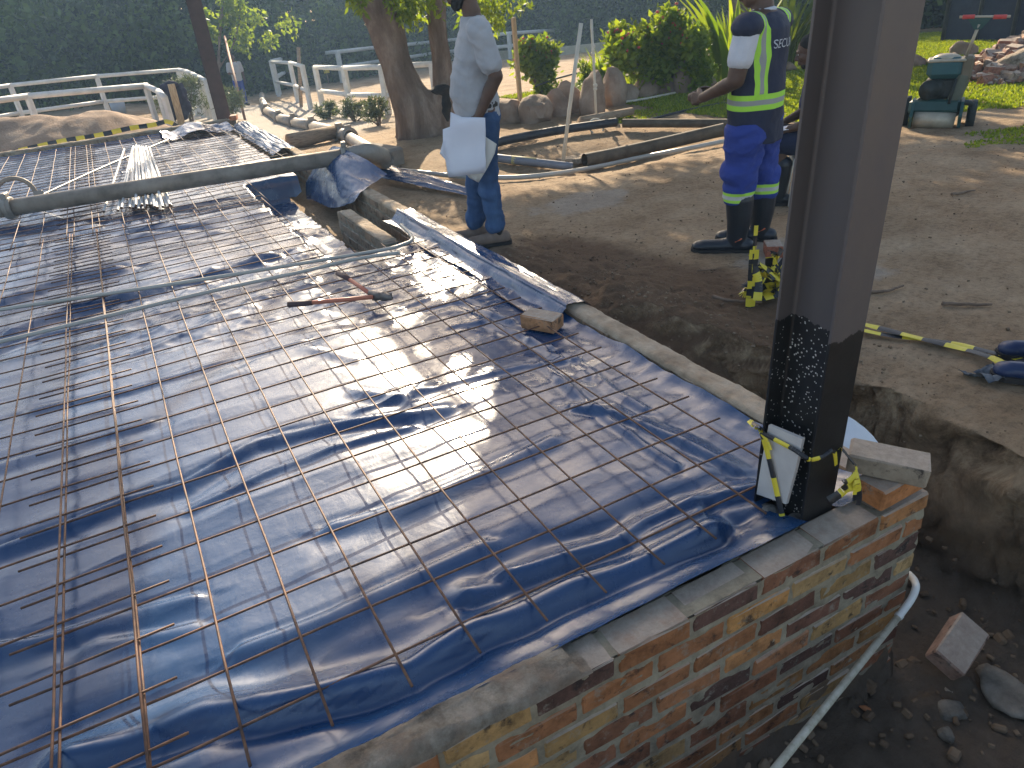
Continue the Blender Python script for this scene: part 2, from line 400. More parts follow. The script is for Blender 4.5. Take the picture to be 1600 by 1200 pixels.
bump(nt_, b, noise(nt_, 9, 6, .6, coords(nt_, (1, 1.6, 1))), .5, .04, b1)
earth = m
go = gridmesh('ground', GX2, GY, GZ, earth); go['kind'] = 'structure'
# ================================================================== BRICKWORK
m, nt_, b = newmat('brick'); v = coords(nt_)
a = _n(nt_, 'ShaderNodeAttribute', attribute_name='bc')
c = mix(nt_, 1., a.outputs[0], ramp(nt_, noise(nt_, 11, 8, .7, v), [(.3, .42), (.5, .92), (.7, 1.25)]), 'MULTIPLY')
c = mix(nt_, ramp(nt_, noise(nt_, 17, 7, .65, v, .4), [(.56, 0), (.66, .85)]), c, (.035, .028, .026))
c = mix(nt_, ramp(nt_, noise(nt_, 23, 9, .75, v), [(.55, 0), (.66, .65)]), c, (.33, .29, .23))
g_ = _n(nt_, 'ShaderNodeNewGeometry'); gs = _n(nt_, 'ShaderNodeSeparateXYZ'); nt_.links.new(g_.outputs['True Normal'], gs.inputs[0])
topm = mth(nt_, 'MULTIPLY', ramp(nt_, gs.outputs[2], [(.7, 0), (.85, 1)]), ramp(nt_, noise(nt_, 9, 6, .7, v), [(.32, .6), (.5, .97)]))
c = mix(nt_, topm, c, mix(nt_, noise(nt_, 40, 8, .7, v), (.30, .235, .18), (.64, .53, .43)))
nt_.links.new(c, b.inputs['Base Color']); b.inputs['Roughness'].default_value = .88; b.inputs['Specular IOR Level'].default_value = .25
bb = bump(nt_, b, noise(nt_, 90, 10, .85, v), .9, .009); bump(nt_, b, noise(nt_, 30, 5, .6, v), .6, .008, bb)
MBRICK = m
m, nt_, b = newmat('mortar'); v = coords(nt_)
c = ramp(nt_, noise(nt_, 9, 10, .72, v), [(.36, (.15, .12, .09)), (.5, (.38, .32, .25)), (.64, (.60, .52, .42))])
c = mix(nt_, ramp(nt_, noise(nt_, 4, 8, .7, v), [(.46, 0), (.58, .7)]), c, (.46, .33, .24))
nt_.links.new(c, b.inputs['Base Color']); b.inputs['Roughness'].default_value = .93; b.inputs['Specular IOR Level'].default_value = .2
bb = bump(nt_, b, noise(nt_, 110, 10, .85, v), 1., .010); bump(nt_, b, noise(nt_, 34, 9, .8, v), 1., .028, bb)
MMORT = m
MMORS = pm('sandy_mortar', [(.25, .18, .12), (.40, .31, .22), (.50, .41, .31)], 7, .94, .8, 130, .006, 0, .2)
m, nt_, b = newmat('mortar_joint'); v = coords(nt_)
nt_.links.new(ramp(nt_, noise(nt_, 14, 9, .7, v), [(.3, (.17, .14, .095)), (.7, (.42, .355, .25))]), b.inputs['Base Color']); b.inputs['Roughness'].default_value = .93
bump(nt_, b, noise(nt_, 90, 8, .8, v), .9, .008)
MJOINT = m
BP = [(.52, .26, .09), (.50, .23, .09), (.45, .19, .08), (.38, .155, .075), (.30, .13, .07), (.22, .10, .065), (.16, .085, .065), (.54, .34, .15), (.50, .30, .12), (.42, .18, .08), (.47, .25, .10)]
BPS = [(.36, .25, .16), (.40, .28, .18), (.33, .22, .14), (.38, .24, .14), (.42, .31, .21)]
def brickwall(name, label, p0, p1, thick, top, courses, parent=None, cap=None, side=-1, pitch=.25, h=.085, pal=None):
    """p0->p1: outer face line; thickness goes to the `side` of travel"""
    p0 = Vector((p0[0], p0[1], 0)); p1 = Vector((p1[0], p1[1], 0)); d = (p1 - p0); L = d.length; d.normalize(); n = Vector((-d.y, d.x, 0)) * side
    R = Matrix((d, n, Vector((0, 0, 1)))).transposed()
    root = thing(name, label, 'wall')
    mb = MB()
    for k in range(courses):
        z = top - h * (k + .5) - .002
        s = -(.5 if k % 2 else 0.) * pitch + random.uniform(-.006, .006)
        while s < L:
            a0 = max(0, s + .0075 + random.uniform(-.002, .002)); a1 = min(L, s + pitch - .0075 + random.uniform(-.002, .002)); s += pitch
            if a1 - a0 < .03: continue
            c = random.choice(pal or BP); q = random.uniform(.75, 1.15) * (1 if k < 5 else .85); mb.c = tuple(x * q for x in c)
            zz = random.uniform(-.002, .002)
            rr = R @ Matrix.Rotation(random.uniform(-.012, .012), 3, 'Z') @ Matrix.Rotation(random.uniform(-.008, .008), 3, 'Y')
            mb.box(p0 + d * ((a0 + a1) / 2) + n * (thick / 2 + random.uniform(-.002, .003)) + Vector((0, 0, z + zz)), (a1 - a0, thick, h - .017 + random.uniform(-.003, .002)), rr, .006, .0022)
    o = mb.build('brickwork', MBRICK, root, True)
    # bed and perpend joints: a rough core just behind the brick faces
    nx = max(4, int(L / .02)); nz = max(3, int(courses * h / .012))
    for sgn, off in ((1, .004), (-1, thick - .004)):
        s_, z_ = np.meshgrid(np.linspace(.004, L - .004, nx), np.linspace(top - courses * h, top - .012, nz))
        dd = off + sgn * (-.0055 * np.clip(fbm(s_ * 16, z_ * 30, 3, 21) * 3, -1, 1.2))
        X = p0.x + d.x * s_ + n.x * dd; Y = p0.y + d.y * s_ + n.y * dd
        gridmesh('mortar_joints', X, Y, z_, MJOINT, root)
    mc = MB(); mc.box(p0 + d * (L / 2) + n * (thick / 2) + Vector((0, 0, top - courses * h / 2 - .006)), (L - .012, thick - .02, courses * h - .014), R)
    mc.build('core', MJOINT, root)
    if cap:
        a0, a1, hh, ov = cap; MCP = MMORT if pal is None else MMORS
        s_, t_ = np.meshgrid(np.arange(a0, a1, .007), np.linspace(-ov, 1 + ov, 26))
        e = np.clip(1 - np.abs(t_ * 2 - 1) ** 6 * .9, 0, 1)
        zz = top + hh * (.35 + 1.1 * (fbm(s_ * 5, t_ * .9, 4, 31) + .35)) * e - .002 + .011 * fbm(s_ * 26, t_ * 4, 4, 33) + .006 * ridge(s_ * 9, t_ * 2, 2, 34)
        wob = 1 + .20 * fbm(s_ * 9, t_ * 0, 4, 37) + .10 * fbm(s_ * 30, t_ * 0 + (t_ > .5) * 7, 3, 38)
        edge = (s_ - a0 < .02) | (a1 - s_ < .03)
        zz = np.where(edge, top - .004, zz)
        tt = .5 + (t_ - .5) * wob
        zz = np.where(np.abs(t_ - .5) > .5 + ov * .99, top - .012, zz)
        X = p0.x + d.x * s_ + n.x * tt * thick; Y = p0.y + d.y * s_ + n.y * tt * thick
        gridmesh('mortar_cap', X, Y, zz, MCP, root)
    return root
nw = brickwall('brick_wall', 'low near foundation wall of mixed orange and dark bricks with rough mortar top', (-3.4, -.115), (.325, -.115), .11, -.004, 10, cap=(0.2, 2.42, .022, .03), side=1)
nw2 = brickwall('brick_wall', 'long brick foundation kerb along the yard side of the plastic sheet, running to the far corner', (.322, .002), (.322, 12.05), .112, -.004, 9, cap=(.30, 12., .016, .03), side=1, pal=BPS)
nw3 = brickwall('brick_wall', 'far brick foundation wall in front of the sand heap', (-6.6, 12.08), (.19, 12.08), .11, .05, 5, cap=(0, 6.7, .012, .03), side=-1, pal=BPS)
nw4 = brickwall('brick_wall', 'short dusty inner brick wall standing in the open recess', (-.015, 3.9), (-.015, 5.15), .11, -.05, 4, cap=(.03, 1.2, .012, .0), side=1, pal=BPS)
'''mb = MB()
for k in range(9):
    q = random.uniform(.8, 1.1); c = BP[(3, 0, 5, 2, 10, 4, 1, 6, 3)[k]]; mb.c = tuple(x * q for x in c)
    mb.box((.158, -.062, -.004 - .085 * (k + .5)), (.075 if k % 2 == 0 else .068, .104, .072), None, .005, .001)
'''
def brick_obj(name, label, c, R=None, col=(.5, .25, .1), dims=(.222, .106, .073), cat='brick', group=None, chips=True):
    mb = MB(); mb.c = col; root_c = Vector(c)
    mb.box((0, 0, 0), dims, None, .006, .002)
    me = mb.mesh(name, MBRICK, True)
    o = link(name, me); o.location = root_c
    if R is not None: o.rotation_euler = R
    return tag(o, label, cat, group)
brick_obj('brick', 'orange brick bedded at the wall corner beneath the pale loose brick', (.205, -.055, .036), (0, 0, .03), (.58, .24, .09))
# ================================================================== PLASTIC SHEET
m, nt_, b = newmat('black_plastic'); v = coords(nt_)
dirt = ramp(nt_, noise(nt_, 2.2, 10, .7, v), [(.5, 0), (.8, .30)])
c = mix(nt_, dirt, (.009, .048, .135), (.07, .072, .08))
nt_.links.new(c, b.inputs['Base Color'])
nt_.links.new(ramp(nt_, noise(nt_, 3.5, 9, .7, v), [(.3, .20), (.55, .28), (.75, .38)]), b.inputs['Roughness'])
b.inputs['IOR'].default_value = 1.6; b.inputs['Specular IOR Level'].default_value = .62
b1 = bump(nt_, b, noise(nt_, 4.5, 4, .5, coords(nt_, (.7, 1.4, 1))), .09, .05)
b2 = bump(nt_, b, noise(nt_, 18, 4, .5, coords(nt_, (1., .6, 1)), .6), .07, .02, b1)
MPLAS = m
ZS = -.047
def folddist(X, Y, pts):
    D = np.full(X.shape, 9.); side = np.zeros(X.shape)
    for (a, b_) in zip(pts[:-1], pts[1:]):
        ax, ay, bx, by = a[0], a[1], b_[0], b_[1]; L2 = (bx - ax) ** 2 + (by - ay) ** 2
        t = np.clip(((X - ax) * (bx - ax) + (Y - ay) * (by - ay)) / L2, 0, 1)
        dx = X - ax - t * (bx - ax); dy = Y - ay - t * (by - ay); d = np.hypot(dx, dy)
        sd = np.sign((bx - ax) * dy - (by - ay) * dx); k = d < D
        D = np.where(k, d, D); side = np.where(k, sd, side)
    return D, side
FOLDS = []
def fold(px, amp, wd): FOLDS.append(([tuple(at(u, v_, ZS)[:2]) for u, v_ in px], amp, wd))
fold([(-60, 880), (0, 858), (100, 822), (200, 780), (290, 752), (400, 690), (500, 668), (600, 655), (690, 640)], .022, .03)
fold([(300, 792), (420, 735), (520, 700), (640, 668)], .012, .02)
fold([(0, 472), (60, 450), (108, 432), (180, 420)], .035, .06)
fold([(20, 520), (70, 500), (115, 482), (210, 462), (330, 425), (420, 400)], .04, .06)
fold([(0, 545), (70, 520), (160, 505)], .02, .03)
fold([(60, 335), (160, 360), (300, 352), (400, 330)], .03, .10)
fold([(0, 420), (80, 398), (200, 370), (330, 360)], .03, .08)
fold([(560, 640), (700, 600), (820, 570), (900, 560)], .010, .02)
fold([(850, 570), (930, 640), (1000, 690), (1060, 730)], .014, .018)
fold([(900, 560), (960, 610), (1010, 640)], .012, .02)
fold([(830, 530), (900, 575), (920, 590)], .012, .02)
fold([(1180, 765), (1090, 785), (1010, 815), (960, 850), (800, 900)], .03, .035)
fold([(1110, 830), (1000, 880), (900, 920), (820, 960), (740, 990), (640, 1050), (520, 1085), (420, 1110), (320, 1122), (240, 1150), (120, 1190)], .045, .045)
fold([(700, 510), (760, 500), (860, 540)], .012, .02)
fold([(560, 610), (640, 625), (660, 600)], .012, .03)
fold([(150, 1000), (260, 985), (300, 975)], .008, .03)
fold([(400, 560), (470, 540), (560, 560)], .008, .03)
fold([(-60, 1020), (60, 1000), (180, 960), (300, 930)], .014, .03)
fold([(380, 1010), (520, 960), (640, 905), (760, 850)], .012, .03)
fold([(520, 820), (640, 790), (760, 740), (860, 690)], .013, .035)
fold([(1150, 735), (1060, 690), (960, 650), (900, 640)], .016, .03)
fold([(1090, 800), (980, 850), (880, 880), (740, 930)], .03, .04)
fold([(60, 640), (200, 610), (350, 560), (470, 530)], .012, .03)
fold([(-40, 740), (90, 700), (230, 660)], .012, .03)
fold([(660, 480), (720, 470), (800, 500)], .014, .02)
def sheetz(X, Y):
    z = ZS + .020 * fbm(X * 1.3, Y * 1.6, 3, 41) + .010 * fbm(X * 2.2 + Y, Y * 4.5 - X, 2, 44)
    for pts, amp, wd in FOLDS:
        D, sd = folddist(X, Y, pts); w_ = wd * np.where(sd > 0, .6, 1.5) * (1 + .5 * fbm(X * 5, Y * 5, 2, 47))
        z = z + amp * np.exp(-(D / w_) ** 2) * (1 + 1.2 * fbm(X * 3, Y * 3, 2, 50)) - amp * .35 * np.exp(-((D - 1.7 * w_) / (w_)) ** 2)
    cr = ss(2.5, 3.1, Y) * (1 - ss(3.9, 4.6, Y)) * ss(-2.6, -1.3, X) * 1. + .8 * ss(2.0, 2.6, Y) * (1 - ss(3.2, 3.8, Y)) * ss(-1.0, -.6, X)
    cr = np.clip(cr, 0, 1.)
    u = X * .8 + Y * .35; v2 = Y * .9 - X * .3
    z = z + cr * (.024 * (ridge(u * 4, v2 * 5, 2, 53) - .4) + .008 * (ridge(u * 10, v2 * 9, 2, 59) - .4))
    far = ss(3.6, 5, Y)
    z = z + far * (.022 * (ridge(X * 1.1 + .3 * Y, Y * 2.6, 3, 61) - .4) + .012 * fbm(X * 4, Y * 9, 3, 63))
    rt = ss(-.75, -.2, X) * (1 - far)
    z = z + rt * (.010 * (ridge(X * 5 + Y * .8, Y * 1.7, 3, 66) - .35))
    z = z + .006 * (ridge(X * 1.3 + Y * .3, Y * 3.2 - X * .5, 2, 69) - .4) + .012 * (ridge(X * .7, Y * 1.9 - X * .35, 2, 68) - .4) * (1 - far)
    return z
def build_sheet():
    xs = spaced([(-6.55, -3.2, .06), (-3.2, .195, .014)]); ys = spaced([(.0, 1.6, .011), (1.6, 4.8, .015), (4.8, 11.93, .024)])
    X, Y = np.meshgrid(xs, ys); Z = sheetz(X, Y)
    # rise at the walls
    e = np.exp(-np.clip(Y, 0, 9) / .075); amp = .056 + .008 * fbm(X * 3.3, Y * 0, 3, 71) * 2
    Z = Z + e * amp - .012 * np.exp(-((Y - .14) / .06) ** 2)
    Z = Z + .03 * np.exp(-((Y - .13) / .05) ** 2) * fbm(X * 3.5, Y * 6, 2, 74) * 2
    e2 = np.exp(-np.clip(.2 - X, 0, 9) / .05) * (1 - ss(3.6, 3.8, Y))
    Z = Z + e2 * (.035 + .05 * fbm(Y * 5, Y * 0, 3, 77))
    Z = Z + .05 * np.exp(-(11.93 - Y) / .08)
    # open recess: plastic drops to the bottom
    wob = .05 * fbm(X * 6, Y * 6, 3, 80)
    rc = ss(-.60, -.52, X + wob) * ss(3.80, 3.92, Y + wob) * (1 - ss(6.85, 6.97, Y + wob))
    zr = -.30 + .05 * (ridge(X * 3, Y * 2.2, 3, 83) - .4)
    Z = Z * (1 - rc) + zr * rc
    Yw = np.where(Y < .3, Y - (.024 + .012 * fbm(X * 4, X * 0, 3, 86)) * (1 - Y / .3), Y)
    ic = lambda A: (A[:-1, :-1] + A[1:, 1:]) / 2
    Xc, Yc = ic(X), ic(Y)
    wobc = .03 * fbm(Xc * 9, Yc * 9, 3, 89)
    keep = ~((Xc + wobc > -.17) & (Yc > 3.9 + wobc) & (Yc < 6.9)) & ~((Xc > -.04) & (Yc > 3.74))
    keep &= ~((Xc > -.125) & (Xc < .015) & (Yc > .003) & (Yc < .18))
    o = gridmesh('plastic_sheet', X, Yw, Z, MPLAS, None, keep)
    return tag(o, 'huge dark blue plastic damp-proof sheet spread over the whole slab under the steel mesh', 'plastic sheet')
build_sheet()
def patch(name, net, m, parent=None, n=60, amp=.02, fs=4., seed=0, thick=.0, smooth=True, drop=None):
    """smooth sheet through a net of points; amp = crumple"""
    A = np.array([[tuple(p) for p in r] for r in net], float)
    def up(A, k, ax):
        A = np.moveaxis(A, ax, 0); m_ = A.shape[0]; t = np.linspace(0, m_ - 1, k); i = np.clip(np.floor(t).astype(int), 0, m_ - 2); f = (t - i)[:, None, None]
        P = lambda j: A[np.clip(j, 0, m_ - 1)]
        p0, p1, p2, p3 = P(i - 1), P(i), P(i + 1), P(i + 2)
        r = .5 * (2 * p1 + (p2 - p0) * f + (2 * p0 - 5 * p1 + 4 * p2 - p3) * f ** 2 + (3 * p1 - p0 - 3 * p2 + p3) * f ** 3)
        return np.moveaxis(r, 0, ax)
    B = up(up(A, n, 0), n, 1)
    du = np.gradient(B, axis=0); dv = np.gradient(B, axis=1); N = np.cross(du, dv); N /= np.linalg.norm(N, axis=2)[..., None] + 1e-9
    uu, vv = np.meshgrid(np.linspace(0, 1, n), np.linspace(0, 1, n), indexing='ij')
    B = B + N * (amp * ((ridge(uu * fs, vv * fs, 3, 90 + seed) - .4) * 1.2 + fbm(uu * fs * 2, vv * fs * 2, 2, 95 + seed)))[..., None]
    return gridmesh(name, B[..., 0], B[..., 1], B[..., 2], m, parent, None, smooth)
# ================================================================== STEEL MESH
MBAR = pm('rusty_steel', [(.05, .027, .019), (.14, .062, .032), (.25, .115, .052)], 22, .62, .5, 260, .001, 0, .5)
def mat_steel(label, x0, x1, nV, ylo, yhi, nU, u0, z, seed, cut=None):
    rr = random.Random(seed); root = thing('steel_mesh', label, 'steel mesh', ((x0 + x1) / 2, (ylo + yhi) / 2, z), 0, 'welded steel reinforcing mats on the slab')
    ox, oy = root.location.x, root.location.y
    rot = rr.uniform(-.002, .002)
    def zz(x, y, ph): return .003 * math.sin(x * 1.9 + ph) * math.sin(y * 1.3 + ph * 2) + .003 * math.sin(x * 5 + y * 3 + ph)
    xs = [x0 + (x1 - x0) * i / (nV - 1) for i in range(nV)]; ys = [u0 + .2 * j for j in range(nU)]
    for x in xs:
        xx = x + rr.uniform(-.004, .004); a, b_ = ylo, yhi
        segs = [(a, b_)]
        if cut and x > cut[0] + .03: segs = [(s, e) for s, e in ((a, min(b_, cut[1])), (max(a, cut[2]), b_)) if e - s > .15]
        for (s, e) in segs:
            k = max(4, int((e - s) / .35)); mb = MB(); pts = []
            for i in range(k + 1):
                y = s + (e - s) * i / k; pts.append((xx - ox + rr.uniform(-.003, .003), y - oy, zz(xx, y, seed) - .0 + .004))
            mb.tube(pts, .0039, 6); mb.build('bar', MBAR, root)
    for y in ys:
        a, b_ = x0 - .13 + rr.uniform(-.015, .015), x1 + .1 + rr.uniform(-.012, .012)
        yy = y + rr.uniform(-.004, .004)
        if cut and cut[1] < y < cut[2]: b_ = cut[0] + rr.uniform(-.01, .03)
        k = max(4, int((b_ - a) / .35)); mb = MB(); pts = []
        for i in range(k + 1):
            x = a + (b_ - a) * i / k; pts.append((x - ox, yy - oy + rr.uniform(-.003, .003), zz(x, yy, seed) - .0045))
        mb.tube(pts, .0039, 6); mb.build('bar', MBAR, root)
    return root
mat_steel('near right steel mesh mat reaching to the kerb brick and the steel column', -2.2, 0., 12, .075, 5.97, 29, .2, 0, 1, (-.6, 3.74, 6.93))
mat_steel('near left steel mesh mat overlapping the right one at the photo\'s left edge', -4.21, -2.01, 12, .12, 5.92, 29, .235, .012, 2)
mat_steel('far right steel mesh mat between the big pipe and the far wall', -2.18, .02, 12, 5.72, 11.7, 30, 5.83, .016, 3, (-.6, 3.7, 6.95))
mat_steel('far left steel mesh mat beyond the big pipe, at the left edge', -4.22, -2.03, 12, 5.66, 11.6, 30, 5.78, .028, 4)
# ================================================================== STEEL COLUMNS
m, nt_, b = newmat('column_paint'); v = coords(nt_)
sp = _n(nt_, 'ShaderNodeSeparateXYZ'); nt_.links.new(v, sp.inputs[0])
brush = noise(nt_, 30, 4, .6, coords(nt_, (1, 1, .25)))
lim = mth(nt_, 'ADD', mth(nt_, 'MULTIPLY', mth(nt_, 'SUBTRACT', brush, .5), .07), .68)
lim = mth(nt_, 'ADD', lim, mth(nt_, 'MULTIPLY', noise(nt_, 5, 2, .5, v), .08))
isb = mth(nt_, 'LESS_THAN', sp.outputs[2], lim)
c = mix(nt_, ramp(nt_, noise(nt_, 3, 6, .6, coords(nt_, (1, 1, .2))), [(.3, 0), (.7, 1)]), (.075, .068, .076), (.115, .095, .082))
c = mix(nt_, isb, c, (.006, .006, .007))
vor = _n(nt_, 'ShaderNodeTexVoronoi'); vor.inputs['Scale'].default_value = 85; nt_.links.new(v, vor.inputs[0])
dens = mth(nt_, 'MULTIPLY', noise(nt_, 14, 3, .6, v), mth(nt_, 'ADD', mth(nt_, 'MULTIPLY', isb, .30), .06))
spk = mth(nt_, 'LESS_THAN', vor.outputs['Distance'], mth(nt_, 'MULTIPLY', dens, 1.2))
sel = _n(nt_, 'ShaderNodeSeparateColor'); nt_.links.new(vor.outputs['Color'], sel.inputs[0])
spk = mth(nt_, 'MULTIPLY', spk, mth(nt_, 'LESS_THAN', sel.outputs[0], mth(nt_, 'ADD', mth(nt_, 'MULTIPLY', isb, .45), .03)))
face = mth(nt_, 'GREATER_THAN', sp.outputs[1], .016)
c = mix(nt_, mth(nt_, 'MULTIPLY', spk, face), c, (.6, .58, .54))
nt_.links.new(c, b.inputs['Base Color']); nt_.links.new(ramp(nt_, noise(nt_, 12, 5, .6, v), [(.3, .38), (.7, .55)]), b.inputs['Roughness'])
b.inputs['Metallic'].default_value = .0; b.inputs['Specular IOR Level'].default_value = .5
bump(nt_, b, noise(nt_, 90, 4, .6, v), .15, .002)
MCOL = m
MCARD = pm('grey_board', [(.42, .40, .39), (.55, .53, .51)], 8, .8, .3, 60, .002)
MCONC = pm('lump_concrete', [(.12, .11, .10), (.25, .235, .21), (.34, .32, .29)], 14, .95, .9, 60, .02)
def ibeam(z0, z1, x0, y0, h, bw, tf=.009, tw=.007, fil=.008):
    xc = x0 + bw / 2; y1 = y0 + h; L = xc - tw / 2; R_ = xc + tw / 2; x1 = x0 + bw
    p = [(x0, y0), (x1, y0), (x1, y0 + tf), (R_ + fil, y0 + tf), (R_ + fil * .3, y0 + tf + fil * .3), (R_, y0 + tf + fil), (R_, y1 - tf - fil), (R_ + fil * .3, y1 - tf - fil * .3), (R_ + fil, y1 - tf), (x1, y1 - tf), (x1, y1),
         (x0, y1), (x0, y1 - tf), (L - fil, y1 - tf), (L - fil * .3, y1 - tf - fil * .3), (L, y1 - tf - fil), (L, y0 + tf + fil), (L - fil * .3, y0 + tf + fil * .3), (L - fil, y0 + tf), (x0, y0 + tf)]
    mb = MB(); mb.prism(p, z0, z1); return mb
t = thing('steel_column', 'upright dark steel H-section column at the brick corner, its lower end tarred black', 'steel column', (0, 0, -.12), 0)
t.rotation_euler = (.016, .0125, 0)
mb = ibeam(.0, 3.3, -.120, .003, .198, .133); ob = mb.build('beam', MCOL, t); 
bv = ob.modifiers.new('b', 'BEVEL'); bv.width = .0018; bv.segments = 2; bv.limit_method = 'ANGLE'
ob['label'] = 'grey-brown steel beam with spattered black foot'
mb = MB(); mb.box((-.05, .095, .035), (.24, .26, .014)); mb.build('base_plate', MCOL, t)
mb = MB()
for k in range(26): mb.ell((random.uniform(-.17, .06), random.uniform(-.01, .19), random.uniform(.03, .06)), (random.uniform(.018, .04), random.uniform(.018, .04), random.uniform(.012, .03)), None, 8, 6)
remesh(mb, 'grout', MCONC, t, .006, 1, .02, 22)
MPOST = pm('post_paint', [(.06, .035, .03), (.10, .06, .05)], 6, .6, .1, 60, .002)
t = thing('steel_column', 'distant red-brown steel column standing at the far corner of the slab', 'steel column', (.05, 12.25, -.3))
mb = ibeam(0, 4.2, -.10, -.10, .20, .20); mb.build('beam', MPOST, t)
mb = MB(); mb.box((0, 0, .01), (.34, .34, .02)); mb.build('base_plate', MPOST, t)
# board leaning in the column channel
P = [onx(1201, 664, -.128), onx(1254, 686, -.128), onx(1244, 730, -.128), onx(1228, 788, -.132), onx(1182, 772, -.132), onx(1190, 720, -.13)]
mb = MB(); n = len(P); vs = [tuple(p) for p in P] + [tuple(p + Vector((.011, 0, 0))) for p in P]
mb.add(vs, [tuple(range(n)), tuple(range(2 * n - 1, n - 1, -1))] + [(k, n + k, n + (k + 1) % n, (k + 1) % n) for k in range(n)])
tag(mb.build('board_offcut', MCARD), 'pale grey board offcut leaning in the foot of the near steel column', 'board')
# ================================================================== BARRIER TAPE
MTY = pm('tape_yellow', [(.62, .50, .03), (.75, .62, .06)], 9, .42, .2, 60, .003)
MTK = pm('tape_black', [(.012, .013, .016), (.03, .03, .036)], 9, .38, .2, 60, .003)
def ribbon(mb, pts, wd, stripe=.11, twist=0., n=None, ph=0., up=(0, 0, 1), crump=.0):
    pts = [Vector(p) for p in pts]; Q = []
    for i in range(len(pts) - 1):
        p0 = pts[max(i - 1, 0)]; p1 = pts[i]; p2 = pts[i + 1]; p3 = pts[min(i + 2, len(pts) - 1)]
        k = max(3, int((p2 - p1).length / .012))
        for j in range(k):
            f = j / k; Q.append(.5 * (2 * p1 + (p2 - p0) * f + (2 * p0 - 5 * p1 + 4 * p2 - p3) * f * f + (3 * p1 - p0 - 3 * p2 + p3) * f ** 3))
    Q.append(pts[-1]); s = ph; up = Vector(up)
    for i in range(len(Q) - 1):
        d = Q[i + 1] - Q[i]; L = d.length
        if L < 1e-6: continue
        def edge(q, s_):
            dd = d.normalized(); sd = dd.cross(up); sd = sd.normalized() if sd.length > .1 else Vector((1, 0, 0)); un = sd.cross(dd)
            a = twist * s_ * 6 + math.sin(s_ * 23 + ph * 9) * crump * 10
            w_ = wd * (1 + crump * 4 * math.sin(s_ * 31 + ph * 5))
            e = (sd * math.cos(a) + un * math.sin(a)) * w_ / 2; return q - e, q + e, un * .0018
        a, b_, o = edge(Q[i], s); c_, d_, o2 = edge(Q[i + 1], s + L)
        mi = int(((s + L / 2) / stripe) % 2)
        m1 = (a + b_) / 2 + o * 4; m2 = (c_ + d_) / 2 + o2 * 4
        mb.add([a, m1, m2, c_, b_, d_], [(0, 1, 2, 3), (1, 4, 5, 2)], True, mi); s += L
def tape(name, label, strands, cat='barrier tape', group=None, stripe=.11):
    mb = MB()
    for st in strands: ribbon(mb, *st[:2], stripe=stripe, **(st[2] if len(st) > 2 else {}))
    o = mb.build(name, [MTY, MTK]); return tag(o, label, cat, group)
X1 = -.140
k1 = onx(1190, 676, X1)
tape('barrier_tape', 'yellow and black tape knotted round the foot of the near steel column', [
    ([onx(1172, 658, X1), onx(1180, 668, X1 - .01), k1], .022, dict(twist=1, crump=.02)),
    ([k1, onx(1186, 668, X1 - .015), onx(1174, 660, X1)], .018, dict(ph=.05)),
    ([k1, onx(1197, 700, X1), onx(1206, 735, X1), onx(1215, 775, X1), onx(1222, 806, X1)], .019, dict(up=(-1, 0, 0), twist=.2, ph=.1)),
    ([k1 + Vector((0, .004, 0)), onx(1199, 690, X1), onx(1204, 703, X1)], .016, dict(up=(-1, 0, 0))),
    ([k1, onx(1205, 684, X1), onx(1228, 696, X1), onx(1243, 704, X1), ony(1262, 717, -.004), ony(1270, 718, -.004), ony(1285, 714, -.004), ony(1303, 706, -.004), (.02, .02, -.02 + .09), (.02, .1, .07)], .015, dict(up=(-.7, -.7, .2), ph=.07)),
    ([(.02, .03, .10), ony(1311, 703, .0), ony(1322, 712, -.02), ony(1335, 728, -.04), ony(1338, 740, -.05)], .02, dict(ph=.06, twist=.3)),
    ([ony(1338, 740, -.05), ony(1328, 756, -.05), ony(1316, 768, -.055), ony(1303, 778, -.05), ony(1294, 783, -.045)], .032, dict(up=(0, -1, .4), ph=.10)),
    ([ony(1338, 740, -.052), ony(1326, 752, -.06), ony(1316, 756, -.065), ony(1328, 764, -.06), ony(1338, 756, -.06)], .022, dict(up=(0, -1, .3), ph=.0)),
    ([ony(1337, 738, -.05), ony(1340, 755, -.068), ony(1343, 775, -.070), ony(1341, 788, -.072)], .026, dict(up=(0, -1, .2), ph=.0)),
    ([ony(1336, 742, -.05), ony(1336, 760, -.066), ony(1335, 780, -.068)], .018, dict(up=(0, -1, .2), ph=.0)),
], stripe=.062)
def gpt(u, v_, dz=0.): p = gnd(u, v_); return Vector((p.x, p.y, p.z + dz))
tape('barrier_tape', 'yellow and black tape lying doubled across the soil towards the boots at right', [
    ([gpt(1340, 522, .03), gpt(1380, 528, .02), gpt(1430, 534, .02), gpt(1480, 541, .02), gpt(1530, 552, .02), gpt(1590, 566, .02), gpt(1592, 574, .03), gpt(1572, 580, .03), gpt(1545, 568, .035), gpt(1500, 553, .03), gpt(1440, 538, .03), gpt(1380, 524, .035), gpt(1335, 514, .04)], .048, dict(crump=.008))], stripe=.105)
